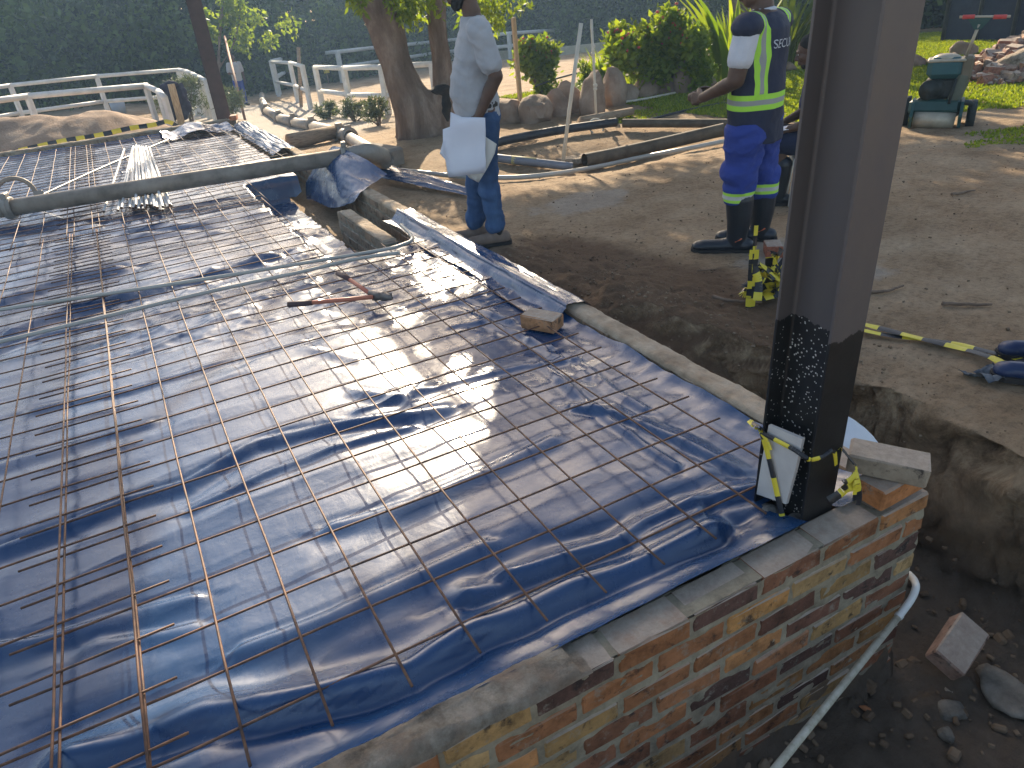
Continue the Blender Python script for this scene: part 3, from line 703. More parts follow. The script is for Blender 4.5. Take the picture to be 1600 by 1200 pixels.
# heaped tape tied to a peg beside the column
pg = gpt(1172, 480)
hp = []
rr = random.Random(5)
base = at(1195, 445, pg.z + .06)
for k in range(20):
    c0 = [Vector((base.x + rr.uniform(-.13, .16), base.y + rr.uniform(-.10, .06), pg.z + rr.uniform(.01, .05 + .22 * rr.random()))) for _ in range(4)]
    hp.append((c0, .055, dict(twist=rr.uniform(-1, 1), crump=.03, ph=rr.uniform(0, .2))))
hor = Vector((pg.x, pg.y, 0))
Z = lambda u, v_: Vector((pg.x, pg.y, zat(u, v_, pg)))
hp += [([Z(1175, 352), Z(1178, 372), Z(1177, 388), Z(1172, 404), Z(1172, 425)], .022, dict(up=(-.6, -.8, 0), twist=.6)),
       ([Z(1178, 390), Z(1192, 402), Z(1206, 424), Z(1218, 438) + Vector((.03, 0, 0)), Z(1230, 445) + Vector((.06, -.03, 0))], .05, dict(up=(-.6, -.8, .2), crump=.02)),
       ([Z(1178, 398), Z(1194, 415), Z(1204, 440) + Vector((.02, -.03, 0)), Z(1186, 466) + Vector((0, -.05, 0))], .045, dict(up=(-.6, -.8, .2), crump=.02)),
       ([Z(1172, 420), Z(1168, 440), Z(1174, 462), Z(1198, 466)], .05, dict(up=(-.6, -.8, .2), crump=.02, ph=.06)),
       ([Z(1195, 425), Z(1212, 440), Z(1206, 460), Z(1218, 475), Z(1222, 500)], .05, dict(up=(-.6, -.8, .2), crump=.02, ph=.06))]
tape('barrier_tape', 'crumpled heap of yellow and black tape tied to a thin peg near the guard', hp, stripe=.055)
mb = MB(); mb.tube([pg + Vector((0, 0, -.05)), Z(1176, 395), Z(1176, 372)], .006, 6); tag(mb.build('steel_peg', MBAR), 'thin rusty steel peg in the soil holding up a heap of barrier tape', 'peg')
# ================================================================== LOOSE BRICKS
MW3 = lambda u, v_, z: at(u, v_, z)
p = at(845, 493, .035); brick_obj('brick', 'orange brick lying on the plastic beside the kerb wall at the mesh edge', (p.x + .01, p.y + .01, .0), (0, .0, math.radians(-62)), (.55, .27, .13), (.20, .11, .075))
a_, c_ = at(1331, 722, .1), at(1443, 742, .1); mid = (at(1331, 722, .12) + at(1443, 742, .12) + at(1334, 694, .12) + at(1449, 714, .12)) / 4
ang = math.atan2((c_ - a_).y, (c_ - a_).x)
brick_obj('brick', 'pale cement-caked loose brick laid across the corner brick by the steel column', (mid.x, mid.y, .108), (math.radians(0), math.radians(3), ang), (.38, .31, .23), (.23, .11, .068))
p = at(1495, 1010, -.73); q1, q2 = at(1475, 1040, -.73), at(1523, 972, -.73); brick_obj('brick', 'dusty pink brick lying tilted in the trench', (p.x, p.y, -.725), Matrix.Rotation(math.atan2(q2.y - q1.y, q2.x - q1.x), 3, 'Z').to_4x4().to_euler().to_matrix().to_4x4() and (math.radians(28), math.radians(-8), math.atan2(q2.y - q1.y, q2.x - q1.x)), (.46, .30, .22), (.222, .118, .075))
p = gpt(1207, 398); brick_obj('brick', 'red half brick on the soil behind the left edge of the near column', (p.x, p.y, p.z + .04), (0, 0, .9), (.36, .12, .07), (.16, .11, .08))
p = at(366, 186, .05); brick_obj('brick', 'small orange brick on the far end of the long kerb wall', (p.x, 11.9, .075), (0, 0, 1.3), (.55, .2, .09))
# stones and rubble in the trench
MSTONE = pm('trench_stone', [(.09, .08, .065), (.20, .175, .14), (.30, .27, .22)], 9, .92, .8, 60, .012)
MSTN2 = pm('pale_stone', [(.28, .22, .16), (.45, .37, .28)], 12, .9, .5, 60, .008)
def stone(name, label, c, r, mat_, seed, group=None, rz=0., parent=None, flat=1., cat='stone', sub=3):
    bm = bmesh.new(); bmesh.ops.create_icosphere(bm, subdivisions=sub, radius=1)
    rr = random.Random(seed)
    pl = [(Vector([rr.gauss(0, 1) for _ in range(3)]).normalized(), rr.uniform(.55, .85)) for _ in range(9)]
    for v_ in bm.verts:
        d = v_.co.normalized(); k = 1.
        for q, h in pl:
            t_ = d.dot(q)
            if t_ > 0: k = min(k, h / max(t_, 1e-3))
        k += .10 * (mnoise.noise(d * 2.2 + Vector((seed, 0, 0)))) + .04 * mnoise.noise(d * 7 + Vector((seed, 3, 0)))
        v_.co = Vector((d.x * r[0], d.y * r[1], d.z * r[2])) * k
    me = bpy.data.meshes.new(name); bm.to_mesh(me); bm.free()
    if rr.random() < 2: me.polygons.foreach_set('use_smooth', [False] * len(me.polygons))
    o = link(name, me, mat_, parent); o.location = c; o.rotation_euler = (0, 0, rz)
    if label: tag(o, label, cat, group)
    return o
def smoothish(o, ang=.7):
    o.data.polygons.foreach_set('use_smooth', [True] * len(o.data.polygons))
for i, (u, v_, r, lab, mm) in enumerate([
    (1480, 1079, (.012, .02, .01), 'small pale pointed stone just below the tilted trench brick', MSTN2),
    (1570, 1085, (.13, .09, .035), 'broad flat grey slab of rock at the right edge of the trench floor', MSTONE),
    (1487, 1115, (.075, .05, .022), 'low flat earthy lump below the tilted trench brick', MSTONE),
    (1477, 1150, (.035, .028, .02), 'squarish dark stone near the bottom of the trench', MSTONE),
    (1352, 1108, (.022, .012, .008), 'small orange chip lying in the trench near the white pipe', pm('brickchip', [(.4, .15, .06), (.5, .22, .1)], 9, .9)),
    (1360, 1070, (.025, .018, .01), 'small ochre chip against the foot of the near brick wall', MSTN2)]):
    p = gnd(u, v_); smoothish(stone('stone', lab, (p.x, p.y, p.z + r[2] * .3), r, mm, 30 + i, rz=i * 1.3))
# scattered crumbs of soil and stone: nobody could count them
mb = MB(); rr = random.Random(3)
for i in range(4600):
    if i < 900: x, y = rr.uniform(-1.2, .95), rr.uniform(-.75, .6)
    elif i < 2900: x, y = rr.gauss(.85, .38), rr.gauss(2.0, .9)
    else: x, y = rr.uniform(.5, 7), rr.uniform(0, 8)
    if x < .33 and y > -.13: continue
    z = gz(x, y)
    if i < 900 and z > -.6: continue
    r = rr.choice([.003, .004, .006, .009, .013, .02] if i < 900 else [.002, .003, .003, .004, .006, .008]) * rr.uniform(.7, 1.3)
    R3 = Matrix.Rotation(rr.uniform(0, 6), 3, 'Z') @ Matrix.Rotation(rr.uniform(0, 6), 3, 'X')
    mb.box((x, y, z + r * .5), (2 * r, 1.5 * r, 1.1 * r), R3, r * .3)
o = mb.build('soil_crumbs', pm('crumbs', [(.08, .05, .032), (.17, .115, .07), (.30, .23, .16)], 1.7, .95, .4, 90, .003)); o['kind'] = 'stuff'; o['label'] = 'crumbs of soil and small stones scattered over the dug ground'
# ================================================================== WHITE PIPE IN TRENCH
MPVC = pm('white_pvc', [(.60, .585, .53), (.72, .70, .65)], 7, .42, .05, 90, .001)
MPVD = pm('muddy_pvc', [(.30, .27, .20), (.46, .42, .32), (.55, .51, .42)], 30, .6, .1, 90, .001)
def curve_pts(P, k=8):
    P = [Vector(p) for p in P]; Q = []
    for i in range(len(P) - 1):
        p0 = P[max(i - 1, 0)]; p1 = P[i]; p2 = P[i + 1]; p3 = P[min(i + 2, len(P) - 1)]
        for j in range(k):
            f = j / k; Q.append(.5 * (2 * p1 + (p2 - p0) * f + (2 * p0 - 5 * p1 + 4 * p2 - p3) * f * f + (3 * p1 - p0 - 3 * p2 + p3) * f ** 3))
    return Q + [P[-1]]
t = thing('conduit_pipe', 'white plastic pipe rising from the trench with a bend by the brick corner', 'pipe', tuple(at(1215, 1200, -.74)))
T0 = t.location.copy()
yb = -.16
A = ony(1405, 962, -.17); B_ = ony(1180, 1240, -.42)
mb = MB(); mb.tube([A - T0, B_ - T0], .0115, 12); mb.build('straight_pipe', MPVD, t)
mb = MB(); mb.tube([Vector(q) - T0 for q in curve_pts([A + (A - B_).normalized() * -.012, ony(1409, 957, -.17), ony(1424, 936, -.162), ony(1431, 918, -.15), ony(1428, 906, -.11), ony(1420, 897, -.07)])], .0125, 12); mb.build('bend', MPVC, t)
mb = MB(); mb.tube([A - T0 + (A - B_).normalized() * .004, A - T0 - (A - B_).normalized() * .006], .0145, 12); mb.build('socket', MPVC, t)
# white curved sheet tucked behind the column
MWS = pm('white_sheet_plastic', [(.60, .63, .68), (.70, .73, .78)], 3, .45, .1, 30, .004)
net = [[ony(1296, 640, .42), ony(1322, 650, .36), ony(1350, 668, .32), ony(1374, 696, .28)], [ony(1296, 690, .3), ony(1318, 695, .28), ony(1342, 702, .26), ony(1368, 712, .24)], [ony(1296, 730, .22), ony(1312, 735, .2), ony(1335, 738, .18), ony(1360, 745, .15)]]
o = patch('plastic_offcut', net, MWS, None, 24, .006, 3, 7); tag(o, 'bluish white curved plastic panel tucked between the column and the loose pale brick', 'plastic offcut')
sm_ = o.modifiers.new('t', 'SOLIDIFY'); sm_.thickness = .003
# ================================================================== BIG DELIVERY PIPE
MPIPE = pm('dusty_steel_pipe', [(.15, .12, .09), (.26, .21, .165), (.34, .285, .225)], 5, .62, .35, 40, .004, .15, .45, None, .1)
MPIPE2 = pm('grey_pipe', [(.22, .19, .16), (.36, .32, .27)], 6, .55, .3, 40, .004, .2, .45)
t = thing('delivery_pipeline', 'long thick steel pipeline crossing above the mesh, with an elbow, running off along the path', 'pipeline', (0, 7.4, 0))
O = t.location.copy(); ZP = .10
pa = at(-120, 345, ZP); pb = at(15, 325, ZP); pc = at(540, 244, .17); pd = at(572, 240, .05)
pl = lambda p: Vector(p) - O
mb = MB(); mb.tube([pl(pb), pl(pc)], .078, 24); mb.build('pipe_segment', MPIPE, t)
mb = MB(); mb.tube([pl(pa), pl(pb)], .078, 24); mb.build('pipe_segment', MPIPE, t)
ax = (pc - pb).normalized()
def coupling(p, ax, r=.078, parent=t, mm=MPIPE2):
    mb = MB(); mb.ring(pl(p), ax, r * .9, r * 1.28, .075, 24); mb.ring(pl(p), ax, r * 1.0, r * 1.42, .02, 24)
    a, b_ = frame(ax); q = pl(p) + b_ * r * 1.45
    mb.box(q, (.05, .10, .06), Matrix((Vector(ax), a, b_)).transposed(), .008); mb.build('coupling', mm, parent)
coupling(pb, ax); coupling(pc, ax)
e0 = pc; nxt = gpt(533, 221, .10); pe = at(575, 233, .06)
bk = gpt(500, 214, .10)
dB = (gpt(545, 222, .09) - gpt(500, 208, .09))
el = curve_pts([pc, pc + ax * .22, Vector((pc.x + .42, pc.y + .12, .07)), Vector((pc.x + .46, pc.y + .36, .03)), gpt(548, 222, .06)], 7)
mb = MB(); mb.tube([pl(q) for q in el], [.08 + .02 * math.sin(math.pi * i / (len(el) - 1)) for i in range(len(el))], 22); mb.build('elbow', MPIPE2, t)
route = [(548, 222), (533, 218), (490, 205), (461, 198), (438, 191), (418, 178), (411, 162), (410, 152)]
Q = [gpt(u, v_, .08) for u, v_ in route]
for i in range(len(Q) - 1):
    if (Q[i + 1] - Q[i]).length < .05: continue
    mb = MB(); mb.tube([pl(Q[i]), pl(Q[i + 1])], .092, 18); mb.build('pipe_segment', MPIPE2, t)
for i in (0, 1, 2, 3, 4, 5): coupling(Q[i], (Q[min(i + 1, len(Q) - 1)] - Q[i]), .092)
# loose clamp ring on the mesh behind the pipe's left end
t2 = thing('pipe_clamp', 'open rusty clamp ring lying on the mesh behind the left end of the big pipe', 'pipe clamp', tuple(at(30, 315, .05)))
mb = MB(); n_ = 20
arc = [Vector((math.cos(a) * .17, 0, math.sin(a) * .17 + .06)) for a in np.linspace(-.3, math.pi + .3, n_)]
mb.tube(arc, .022, 8); mb.build('ring', MPIPE, t2); mb = MB(); mb.box((-.20, 0, .06), (.10, .06, .09), None, .01); mb.box((.19, 0, .04), (.09, .05, .06), None, .01); mb.build('lug', MPIPE2, t2)
t2.rotation_euler = (-.25, 0, .15)
# sleepers under pipe
MTIM = pm('weathered_timber', [(.16, .115, .075), (.30, .22, .15), (.38, .30, .21)], 9, .9, .6, 50, .006, 0, .3, (1, 1, 6))
p = gpt(590, 262); o = MB(); o.box((0, 0, .1), (.42, .75, .24), None, .03); q = o.build('support_block', pm('dusty_block', [(.18, .15, .12), (.27, .23, .185)], 8, .92, .5, 50, .01)); q.location = (p.x + .05, p.y + .25, p.z - .02); q.rotation_euler = (0, 0, .25); tag(q, 'dusty rounded block under the elbow of the big pipeline', 'block')
p = gpt(490, 226); o = MB(); o.tube([(-.38, 0, .1), (.38, 0, .12)], [.12, .10], 16); q = o.build('log_support', MTIM); q.location = p; q.rotation_euler = (0, 0, .2); tag(q, 'short log lying under the pipeline behind the elbow', 'log')
# ================================================================== CONDUITS ON THE SLAB
MPVW = pm('conduit_white', [(.36, .34, .30), (.46, .43, .38)], 5, .38, .05, 80, .001)
def pipe1(name, label, px, z, r, m_, cat='conduit', group=None, n=10, k=6):
    P = [at(u, v_, z_) for (u, v_), z_ in zip(px, z if isinstance(z, (list, tuple)) else [z] * len(px))]
    mb = MB(); c0 = P[0].copy(); mb.tube([q - c0 for q in (curve_pts(P, k) if len(P) > 2 else P)], r, n); o = mb.build(name, m_); o.location = c0; return tag(o, label, cat, group)
pipe1('conduit_pipe', 'upper white conduit across the mesh, bending back at the kerb', [(-140, 508), (0, 484), (120, 466), (320, 436), (480, 410), (600, 390), (632, 381), (643, 375), (641, 366), (626, 351)], .022, .0125, MPVW)
pipe1('conduit_pipe', 'lower white conduit across the mesh, ending beside the bent conduit', [(-140, 566), (0, 534), (150, 498), (330, 455), (460, 427), (560, 404), (625, 395)], .022, .0125, MPVW)
pipe1('conduit_pipe', 'long thin grey conduit slanting over the mesh behind the big pipe', [(40, 315), (70, 303), (160, 262), (262, 219)], .03, .014, MPVW)
MPB = pm('bright_conduit', [(.72, .71, .69), (.8, .79, .77)], 5, .3, .02, 80, .001)
rr = random.Random(9); ends = []
for i in range(27):
    f = i / 26
    if i == 0: a, b_ = (162, 331), (194, 233)
    elif i in (1, 2): a, b_ = (178 + i * 6, 333 - i * 4), (206 + i, 230)
    else: a = (202 + 66 * ((i - 3) / 23) + rr.uniform(-2, 2), 326 + rr.uniform(-6, 3)); b_ = (209 + 22 * ((i - 3) / 23) + rr.uniform(-2, 2), 226 + rr.uniform(-2, 4))
    za = .016 + (.022 if i % 3 == 1 else 0) + (.04 if i % 5 == 2 else 0)
    A = at(*a, za); B_ = at(*b_, za + .01); d = (B_ - A); B_ = A + d.normalized() * 4.0
    mb = MB(); mb.tube([(0, 0, 0), (B_ - A) * .5 + Vector((0, 0, -.004)), B_ - A], .0125, 10, caps=False)
    mb.tube([(0, 0, 0), (B_ - A).normalized() * .05], .0105, 10, mi=1)
    o = mb.build('conduit_length', [MPB, MBAR]); o.location = A
    tag(o, 'loose straight white conduit length in the fanned bundle lying under the big pipe' if i > 2 else ('outermost left white conduit of the bundle, lying apart from the fan' if i == 0 else ('first white conduit right of the outermost one in the bundle' if i == 1 else 'second white conduit right of the outermost one in the bundle')), 'conduit', 'white conduit lengths in the bundle')
# ================================================================== BOLT CUTTER
MOR = pm('orange_paint', [(.42, .12, .07), (.55, .19, .11)], 9, .5, .15, 60, .002); MGR = pm('black_grip', [(.06, .035, .035), (.10, .05, .045)], 8, .6); MST = pm('dark_tool_steel', [(.10, .08, .07), (.22, .19, .17)], 14, .45, .3, 90, .002, .5)
c0 = at(590, 466, .03); t = thing('bolt_cutter', 'long-handled orange bolt cutter lying open on the mesh', 'bolt cutter', tuple(c0))
for k, (h, gpx) in enumerate((((450, 476), (488, 473)), ((528, 427), (547, 437)))):
    j = at(583, 464, .035) if k == 0 else at(577, 458, .04)
    g = at(*gpx, .032); e = at(*h, .032)
    mb = MB(); mb.tube([j - c0, g - c0], .0125, 10); hn = mb.build('handle', MOR, t)
    mb = MB(); mb.tube([g - c0, e - c0], [.0155, .018], 10); mb.build('grip', MGR, hn)
mb = MB(); jj = at(583, 463, .03) - c0; k2 = at(600, 463, .03) - c0; k3 = at(612, 466, .03) - c0
mb.tube([jj, k2], [.028, .022], 8); mb.tube([k2, k3], [.03, .012], 8); mb.tube([at(577, 458, .04) - c0, k2], .018, 8); mb.ell(k2, .028, None, 10, 8); mb.tube([k2, at(612, 460, .03) - c0], [.025, .01], 8); mb.build('jaws', MST, t)
# ================================================================== PLASTIC STRIPS OVER THE KERB
def P3(x, y, z): return Vector((x, y, z))
rows = []
for y in np.linspace(1.86, 4.45, 12):
    w_ = .02 * math.sin(y * 5)
    rows.append([P3(.06 + w_, y, -.03), P3(.13, y, -.035 + .01 * math.sin(y * 7)), P3(.18, y, .015), P3(.20, y + .01, .035), P3(.26, y, .022 + .008 * math.sin(y * 4)), P3(.315, y, .018), P3(.345, y, -.03), P3(.375 + w_, y + (.05 if y < 2 else 0), -.10)])
o = patch('plastic_strip', rows, MPLAS, None, 110, .009, 5, 3); tag(o, 'glossy crumpled plastic strip folded over the kerb wall above the orange brick', 'plastic sheet')
rows = [[P3(-.02 + q * .0, y, z0), P3(.08, y, z0 + .05), P3(.17, y, .06), P3(.26, y, .05)] for q, (y, z0) in enumerate(((8.2, -.01), (9., .0), (9.8, -.01), (10.6, .0), (11.3, .0)))]
o = patch('plastic_strip', rows, MPLAS, None, 60, .022, 4, 13); tag(o, 'pale creased plastic lapping the kerb wall near the far corner', 'plastic sheet')
rows = [[at(u, 204 + (u % 7), .02) + Vector((0, y, z)) for u in (280, 300, 320, 335, 345)] for y, z in ((0.1, .02), (.25, .20), (.45, .12))]
rows = [[P3(x, 11.9 - .5 * q - .2 * math.sin(x * 3), (.02, .09, .02)[q] + .04 * math.sin(x * 9)) for x in np.linspace(-1.0, -.02, 6)] for q in range(3)]
o = patch('plastic_bundle', rows, MPLAS, None, 50, .028, 4, 23); tag(o, 'dark bunched plastic heaped against the far wall by the distant column', 'plastic sheet')
# hanging flap over the recess and its tail on the soil
zr = -.30
net = [[P3(.30, 7.05, .02), P3(.33, 6.7, .22), P3(.36, 6.3, .24), P3(.42, 5.85, .20), P3(.50, 5.5, .10)],
       [P3(.18, 7.02, -.02), P3(.20, 6.6, .13), P3(.22, 6.2, .15), P3(.27, 5.8, .10), P3(.33, 5.45, .05)],
       [P3(.05, 6.98, -.14), P3(.08, 6.5, -.05), P3(.10, 6.1, -.03), P3(.14, 5.7, -.02), P3(.19, 5.4, -.0)],
       [P3(.0, 6.9, -.30), P3(.0, 6.45, -.24), P3(.02, 6.0, -.22), P3(.05, 5.65, -.15), P3(.12, 5.38, -.06)]]
o = patch('plastic_flap', net, MPLAS, None, 60, .014, 3, 31); tag(o, 'blue-black plastic flap hanging over the kerb into the open recess', 'plastic sheet')
a1, a2, a3 = gpt(612, 285, .10), gpt(660, 290, .08), gpt(735, 305, .05)
net = [[gpt(560, 268, .14), gpt(610, 276, .13), gpt(668, 288, .10), gpt(728, 303, .06)], [gpt(588, 283, .16), gpt(622, 288, .14), gpt(672, 294, .12), gpt(733, 306, .08)], [gpt(600, 292, .10), gpt(630, 296, .08), gpt(680, 303, .05), gpt(738, 312, .03)]]
o = patch('plastic_scrap', net, MPLAS, None, 50, .014, 4, 41); tag(o, 'creased silvery plastic tail lying on the soil left of the man\'s boots', 'plastic sheet')

# ================================================================== FENCES
MWP = pm('white_fence_paint', [(.50, .50, .48), (.68, .67, .64)], 6, .6, .2, 60, .003)
MTM2 = pm('bare_timber', [(.34, .22, .12), (.50, .35, .20), (.60, .45, .28)], 9, .8, .4, 60, .003, 0, .3, (6, 6, 1))
def fence(name, label, posts, rails, r=.045, rr_=.045, extra=None, mat_=None):
    """posts: [(base px), (top px)] ; rails: heights as a share of the post"""
    mat_ = mat_ or MWP; B = []; H = []
    for b_, t_ in posts:
        if isinstance(b_, tuple): p = gnd(*b_)
        else:
            d = _ray(*t_); k = b_ / math.hypot(d[0], d[1]); x, y = CAMP[0] + d[0] * k, CAMP[1] + d[1] * k; p = Vector((x, y, gz(x, y)))
        B.append(p); H.append(zat(*t_, p) - p.z)
    root = thing(name, label, 'fence', tuple(B[0])); o = B[0]
    for p, h in zip(B, H):
        mb = MB(); mb.box(p - o + Vector((0, 0, h / 2 - .1)), (r * 2, r * 2, h + .2), Matrix.Rotation(.6, 3, 'Z'), .012); mb.build('post', mat_, root)
    for fr in rails:
        pts = [p - o + Vector((0, 0, h * fr)) for p, h in zip(B, H)]
        for i in range(len(pts) - 1):
            d = (pts[i + 1] - pts[i]).normalized() * .05
            mb = MB(); mb.tube([pts[i] - d, pts[i + 1] + d], rr_, 10); mb.build('rail', mat_, root)
    return root
fence('fence', 'long pale rail fence at far left behind the other, in the shade', [(20.5, (-80, 145)), (21, (15, 131)), (21.5, (150, 117)), (22, (277, 107))], (.97, .42))
fence('fence', 'row of close white posts under a sloping rail, left of the distant column', [(22, (280, 107)), (21.2, (290, 109)), (20.4, (300, 113)), (19.6, (310, 118)), (18.6, (321, 124))], (.97,), .05)
fence('fence', 'white rail fence just behind the sand heap with the bucket beyond it', [(17.5, (-80, 165)), (18, (42, 148)), (18.5, (227, 132)), (17.6, (247, 141)), (16.6, (256, 150))], (.97,), .05, .06)
fence('fence', 'white two-rail fence in front of the leaning tree trunk', [((504, 165), (493, 103)), ((549, 174), (541, 104)), ((607, 178), (598, 102)), ((684, 172), (672, 98))], (.97, .38), .055, .05)
fence('fence', 'short white two-rail gate section beside the dark wooden stake', [((436, 151), (426, 95)), ((466, 160), (452, 96)), ((486, 171), (473, 101))], (.97, .42), .05, .045)
fence('fence', 'long pale back fence curving round the arena behind the tree and garden', [((436, 148), (427, 94)), ((466, 118), (453, 87)), ((536, 130), (530, 79)), ((600, 118), (594, 72)), ((688, 100), (682, 64)), ((798, 92), (793, 51)), ((886, 77), (884, 45)), ((972, 66), (970, 40)), ((1060, 60), (1058, 34))], (.97, .5), .075, .07)
# pale board edging the arena
pts = [gnd(u, v_) for u, v_ in ((632, 100), (740, 93), (860, 88), (968, 76))]; mb = MB(); o0 = pts[0].copy()
for a_, c_ in zip(pts[:-1], pts[1:]):
    d = c_ - a_; dn = d.normalized(); s_ = dn.cross(Vector((0, 0, 1))); mb.box((a_ + c_) / 2 - o0 + Vector((0, 0, .12)), (d.length, .06, .36), Matrix((dn, s_, Vector((0, 0, 1)))).transposed(), .01)
o = mb.build('arena_board', pm('arena_board', [(.35, .32, .24), (.48, .44, .34)], 5, .8)); o.location = o0; tag(o, 'long low beige kick board edging the riding arena behind the flower bushes', 'board')
mb = MB(); p = gnd(188, 178); mb.tube([(0, 0, 0), (0, 0, .36)], [.16, .20], 18, True); bk_ = mb.build('bucket', pm('bucket', [(.30, .34, .40), (.38, .42, .48)], 4, .5)); mb = MB(); mb.ring((0, 0, .36), (0, 0, 1), .185, .215, .03, 18); mb.build('rim', pm('bucket_rim', [(.5, .5, .5)], 4, .5), bk_); bk_.location = p
tag(bk_, 'pale plastic bucket standing behind the far left fence', 'bucket')
# yellow and blue things at the arena
def sign(u, v_, h, wd, hh, col, label):
    p = gnd(u, v_ + 20); z = zat(u, v_, p); mb = MB(); mb.box((0, 0, z - p.z), (wd, .02, hh), None, .004); o = mb.build('marker_board', pm('mk', [col], 5, .5)); mb = MB(); mb.tube([(0, .02, -.1), (0, .02, z - p.z)], .02, 6); mb.build('stake', MTIM, o); o.location = p; tag(o, label, 'marker')
sign(514, 111, .5, .22, .13, (.75, .55, .02), 'small yellow marker hanging by the white two-rail fence')
sign(454, 74, .5, .3, .09, (.35, .50, .60), 'small pale blue marker board near the dark wooden stake')
# ================================================================== SAND HEAP
xs = np.linspace(-7.5, 1.0, 190); ys = np.linspace(12.35, 16.5, 90); X, Y = np.meshgrid(xs, ys)
q0 = gnd(100, 232)
prof = .70 * np.exp(-(((Y - 13.9 - .2 * np.sin(X)) / 1.15) ** 2)) * ss(-9, -5, X) * (1 - ss(-1.9, .2, X)) * (1 + .35 * fbm(X * 1.5, Y * 1.1, 3, 101)) + .07 * fbm(X * 3, Y * 3, 4, 104)
Z = G(X, Y) - .06 + prof
o = gridmesh('sand_heap', X, Y, Z, pm('sand', [(.20, .13, .085), (.32, .22, .15), (.40, .29, .20)], 2.2, .95, .7, 30, .03)); tag(o, 'long heap of brown sand behind the far foundation wall', 'sand heap')
# plank post carrying a jacket, and the tape in front of the sand
def post_px(name, label, b_, t_, r, mat_, cat='post', box=None, lean=None):
    p = gnd(*b_); d = _ray(*t_); t2 = math.hypot(p.x - CAMP[0], p.y - CAMP[1]) / math.hypot(d[0], d[1]); q = Vector(CAMP + d * t2)
    if not lean: pass
    mb = MB()
    if box:
        dn = (q - p).normalized(); a, b2 = frame(dn); mb.box((q - p) / 2, (box[0], box[1], (q - p).length), Matrix((a, b2, dn)).transposed(), .006)
    else: mb.tube([Vector((0, 0, -.08)), (q - p) * .5 + Vector((.004, 0, 0)), q - p], r, 8)
    o = mb.build(name, mat_); o.location = p; return tag(o, label, cat), p, q
_, pj_, qj = post_px('timber_post', 'squared timber post by the far wall with a dark jacket hung on it', (285, 198), (267, 131), 0, MTM2, 'post', (.10, .14))
MJK = pm('jacket_cloth', [(.02, .02, .04), (.05, .045, .075)], 5, .9, .4, 30, .01)
mb = MB(); R0 = Matrix.Rotation(.25, 3, 'Z')
for (dx, dy, dz, rx, rz_) in ((.0, .06, -.02, .16, .07), (-.14, .05, -.16, .13, .18), (-.18, .06, -.42, .13, .28), (-.20, .08, -.66, .12, .13), (-.06, .12, -.4, .16, .32), (.12, .12, -.35, .14, .34), (.20, .06, -.2, .07, .2), (.22, .06, -.45, .06, .14), (.06, .1, -.62, .12, .14)):
    mb.ell((qj.x + dx, qj.y + dy, qj.z + dz), (rx, .06, rz_), None, 12, 8)
remesh(mb, 'jacket', MJK, None, .014, 2, .05, 9)
tag(bpy.data.objects['jacket'], 'dark jacket draped over the squared timber post by the far wall', 'jacket')
post_px('wooden_stake', 'thin wooden stake beside the jacket post', (268, 193), (254, 152), .03, MTM2)
tape('barrier_tape', 'yellow and black tape strung along the front of the sand heap', [([Vector((p.x, 12.2, zat(u, v_, (p.x, 12.2)))) for u, v_ in ((0, 243), (50, 231), (100, 220), (150, 212), (200, 201), (240, 195), (262, 190), (280, 200)) for p in [ony(u, v_, 12.2)]], .07, dict(up=(0, -1, .3), crump=.005))], stripe=.13)
# ================================================================== STAKES AND PIPES BY THE GARDEN
post_px('wooden_stake', 'tall round dark stake standing at the gate section of the far fence', (470, 167), (466, 74), .045, MTIM)
post_px('wooden_stake', 'tall pale squared stake between the man and the flower bush', (813, 160), (802, 27), 0, MTM2, 'post', (.07, .07))
MSTK = pm('stick_pale', [(.50, .45, .36), (.64, .58, .48)], 9, .7, .3, 60, .003)
post_px('levelling_rod', 'tall pale rod leaning right, standing among the dark pipes', (877, 258), (908, 36), .022, MSTK, 'rod')
_, pr, qr = post_px('levelling_rod', 'thinner pale rod with knots and a wire ring at its foot', (932, 192), (924, 30), .017, MSTK, 'rod')
mb = MB()
for k in range(9):
    f = random.uniform(.05, .85); c_ = pr.lerp(qr, f) - pr; mb.ell(c_ + Vector((random.uniform(-.02, .02), 0, 0)), random.uniform(.018, .032), None, 8, 6)
mb.build('knots', MSTK, bpy.data.objects['levelling_rod.001'])
mb = MB(); p = gnd(932, 205); mb.tube([Vector((math.cos(a) * .11, math.sin(a) * .04, .06 + math.sin(a) * .09)) for a in np.linspace(0, 6.28, 20)], .012, 8); o = mb.build('wire_ring', MSTK); o.location = p; tag(o, 'pale ring lying on the black pipe at the foot of the thinner rod', 'ring')
MBLK = pm('black_poly', [(.015, .017, .022), (.05, .05, .055)], 7, .5, .2, 40, .003); MBRN = pm('muddy_pipe', [(.06, .045, .03), (.14, .105, .07)], 7, .75, .4, 40, .004); MGY = pm('grey_pvc', [(.14, .15, .18), (.22, .23, .26)], 7, .5)
def gpipe(name, label, px, r, m_, dz=None, n=12, cat='pipe', k=6, open_=True):
    P = [gpt(u, v_, r if dz is None else dz) for u, v_ in px]; c0 = P[0].copy(); Q = curve_pts(P, k) if len(P) > 2 else P
    mb = MB(); mb.tube([q - c0 for q in Q], r, n, caps=not open_)
    if open_: mb.tube([q - c0 for q in Q][::-1], r * .8, n, caps=False)
    o = mb.build(name, m_); o.location = c0; return tag(o, label, cat)
gpipe('drain_pipe', 'black plastic pipe lying from behind the man to the foot of the thin rod', [(770, 237), (800, 229), (880, 214), (963, 202)], .055, MBLK, .09)
gpipe('drain_pipe', 'mud-brown pipe lying behind the guard, in line with the black pipe', [(973, 204), (1050, 204), (1150, 205)], .055, MBRN, .09)
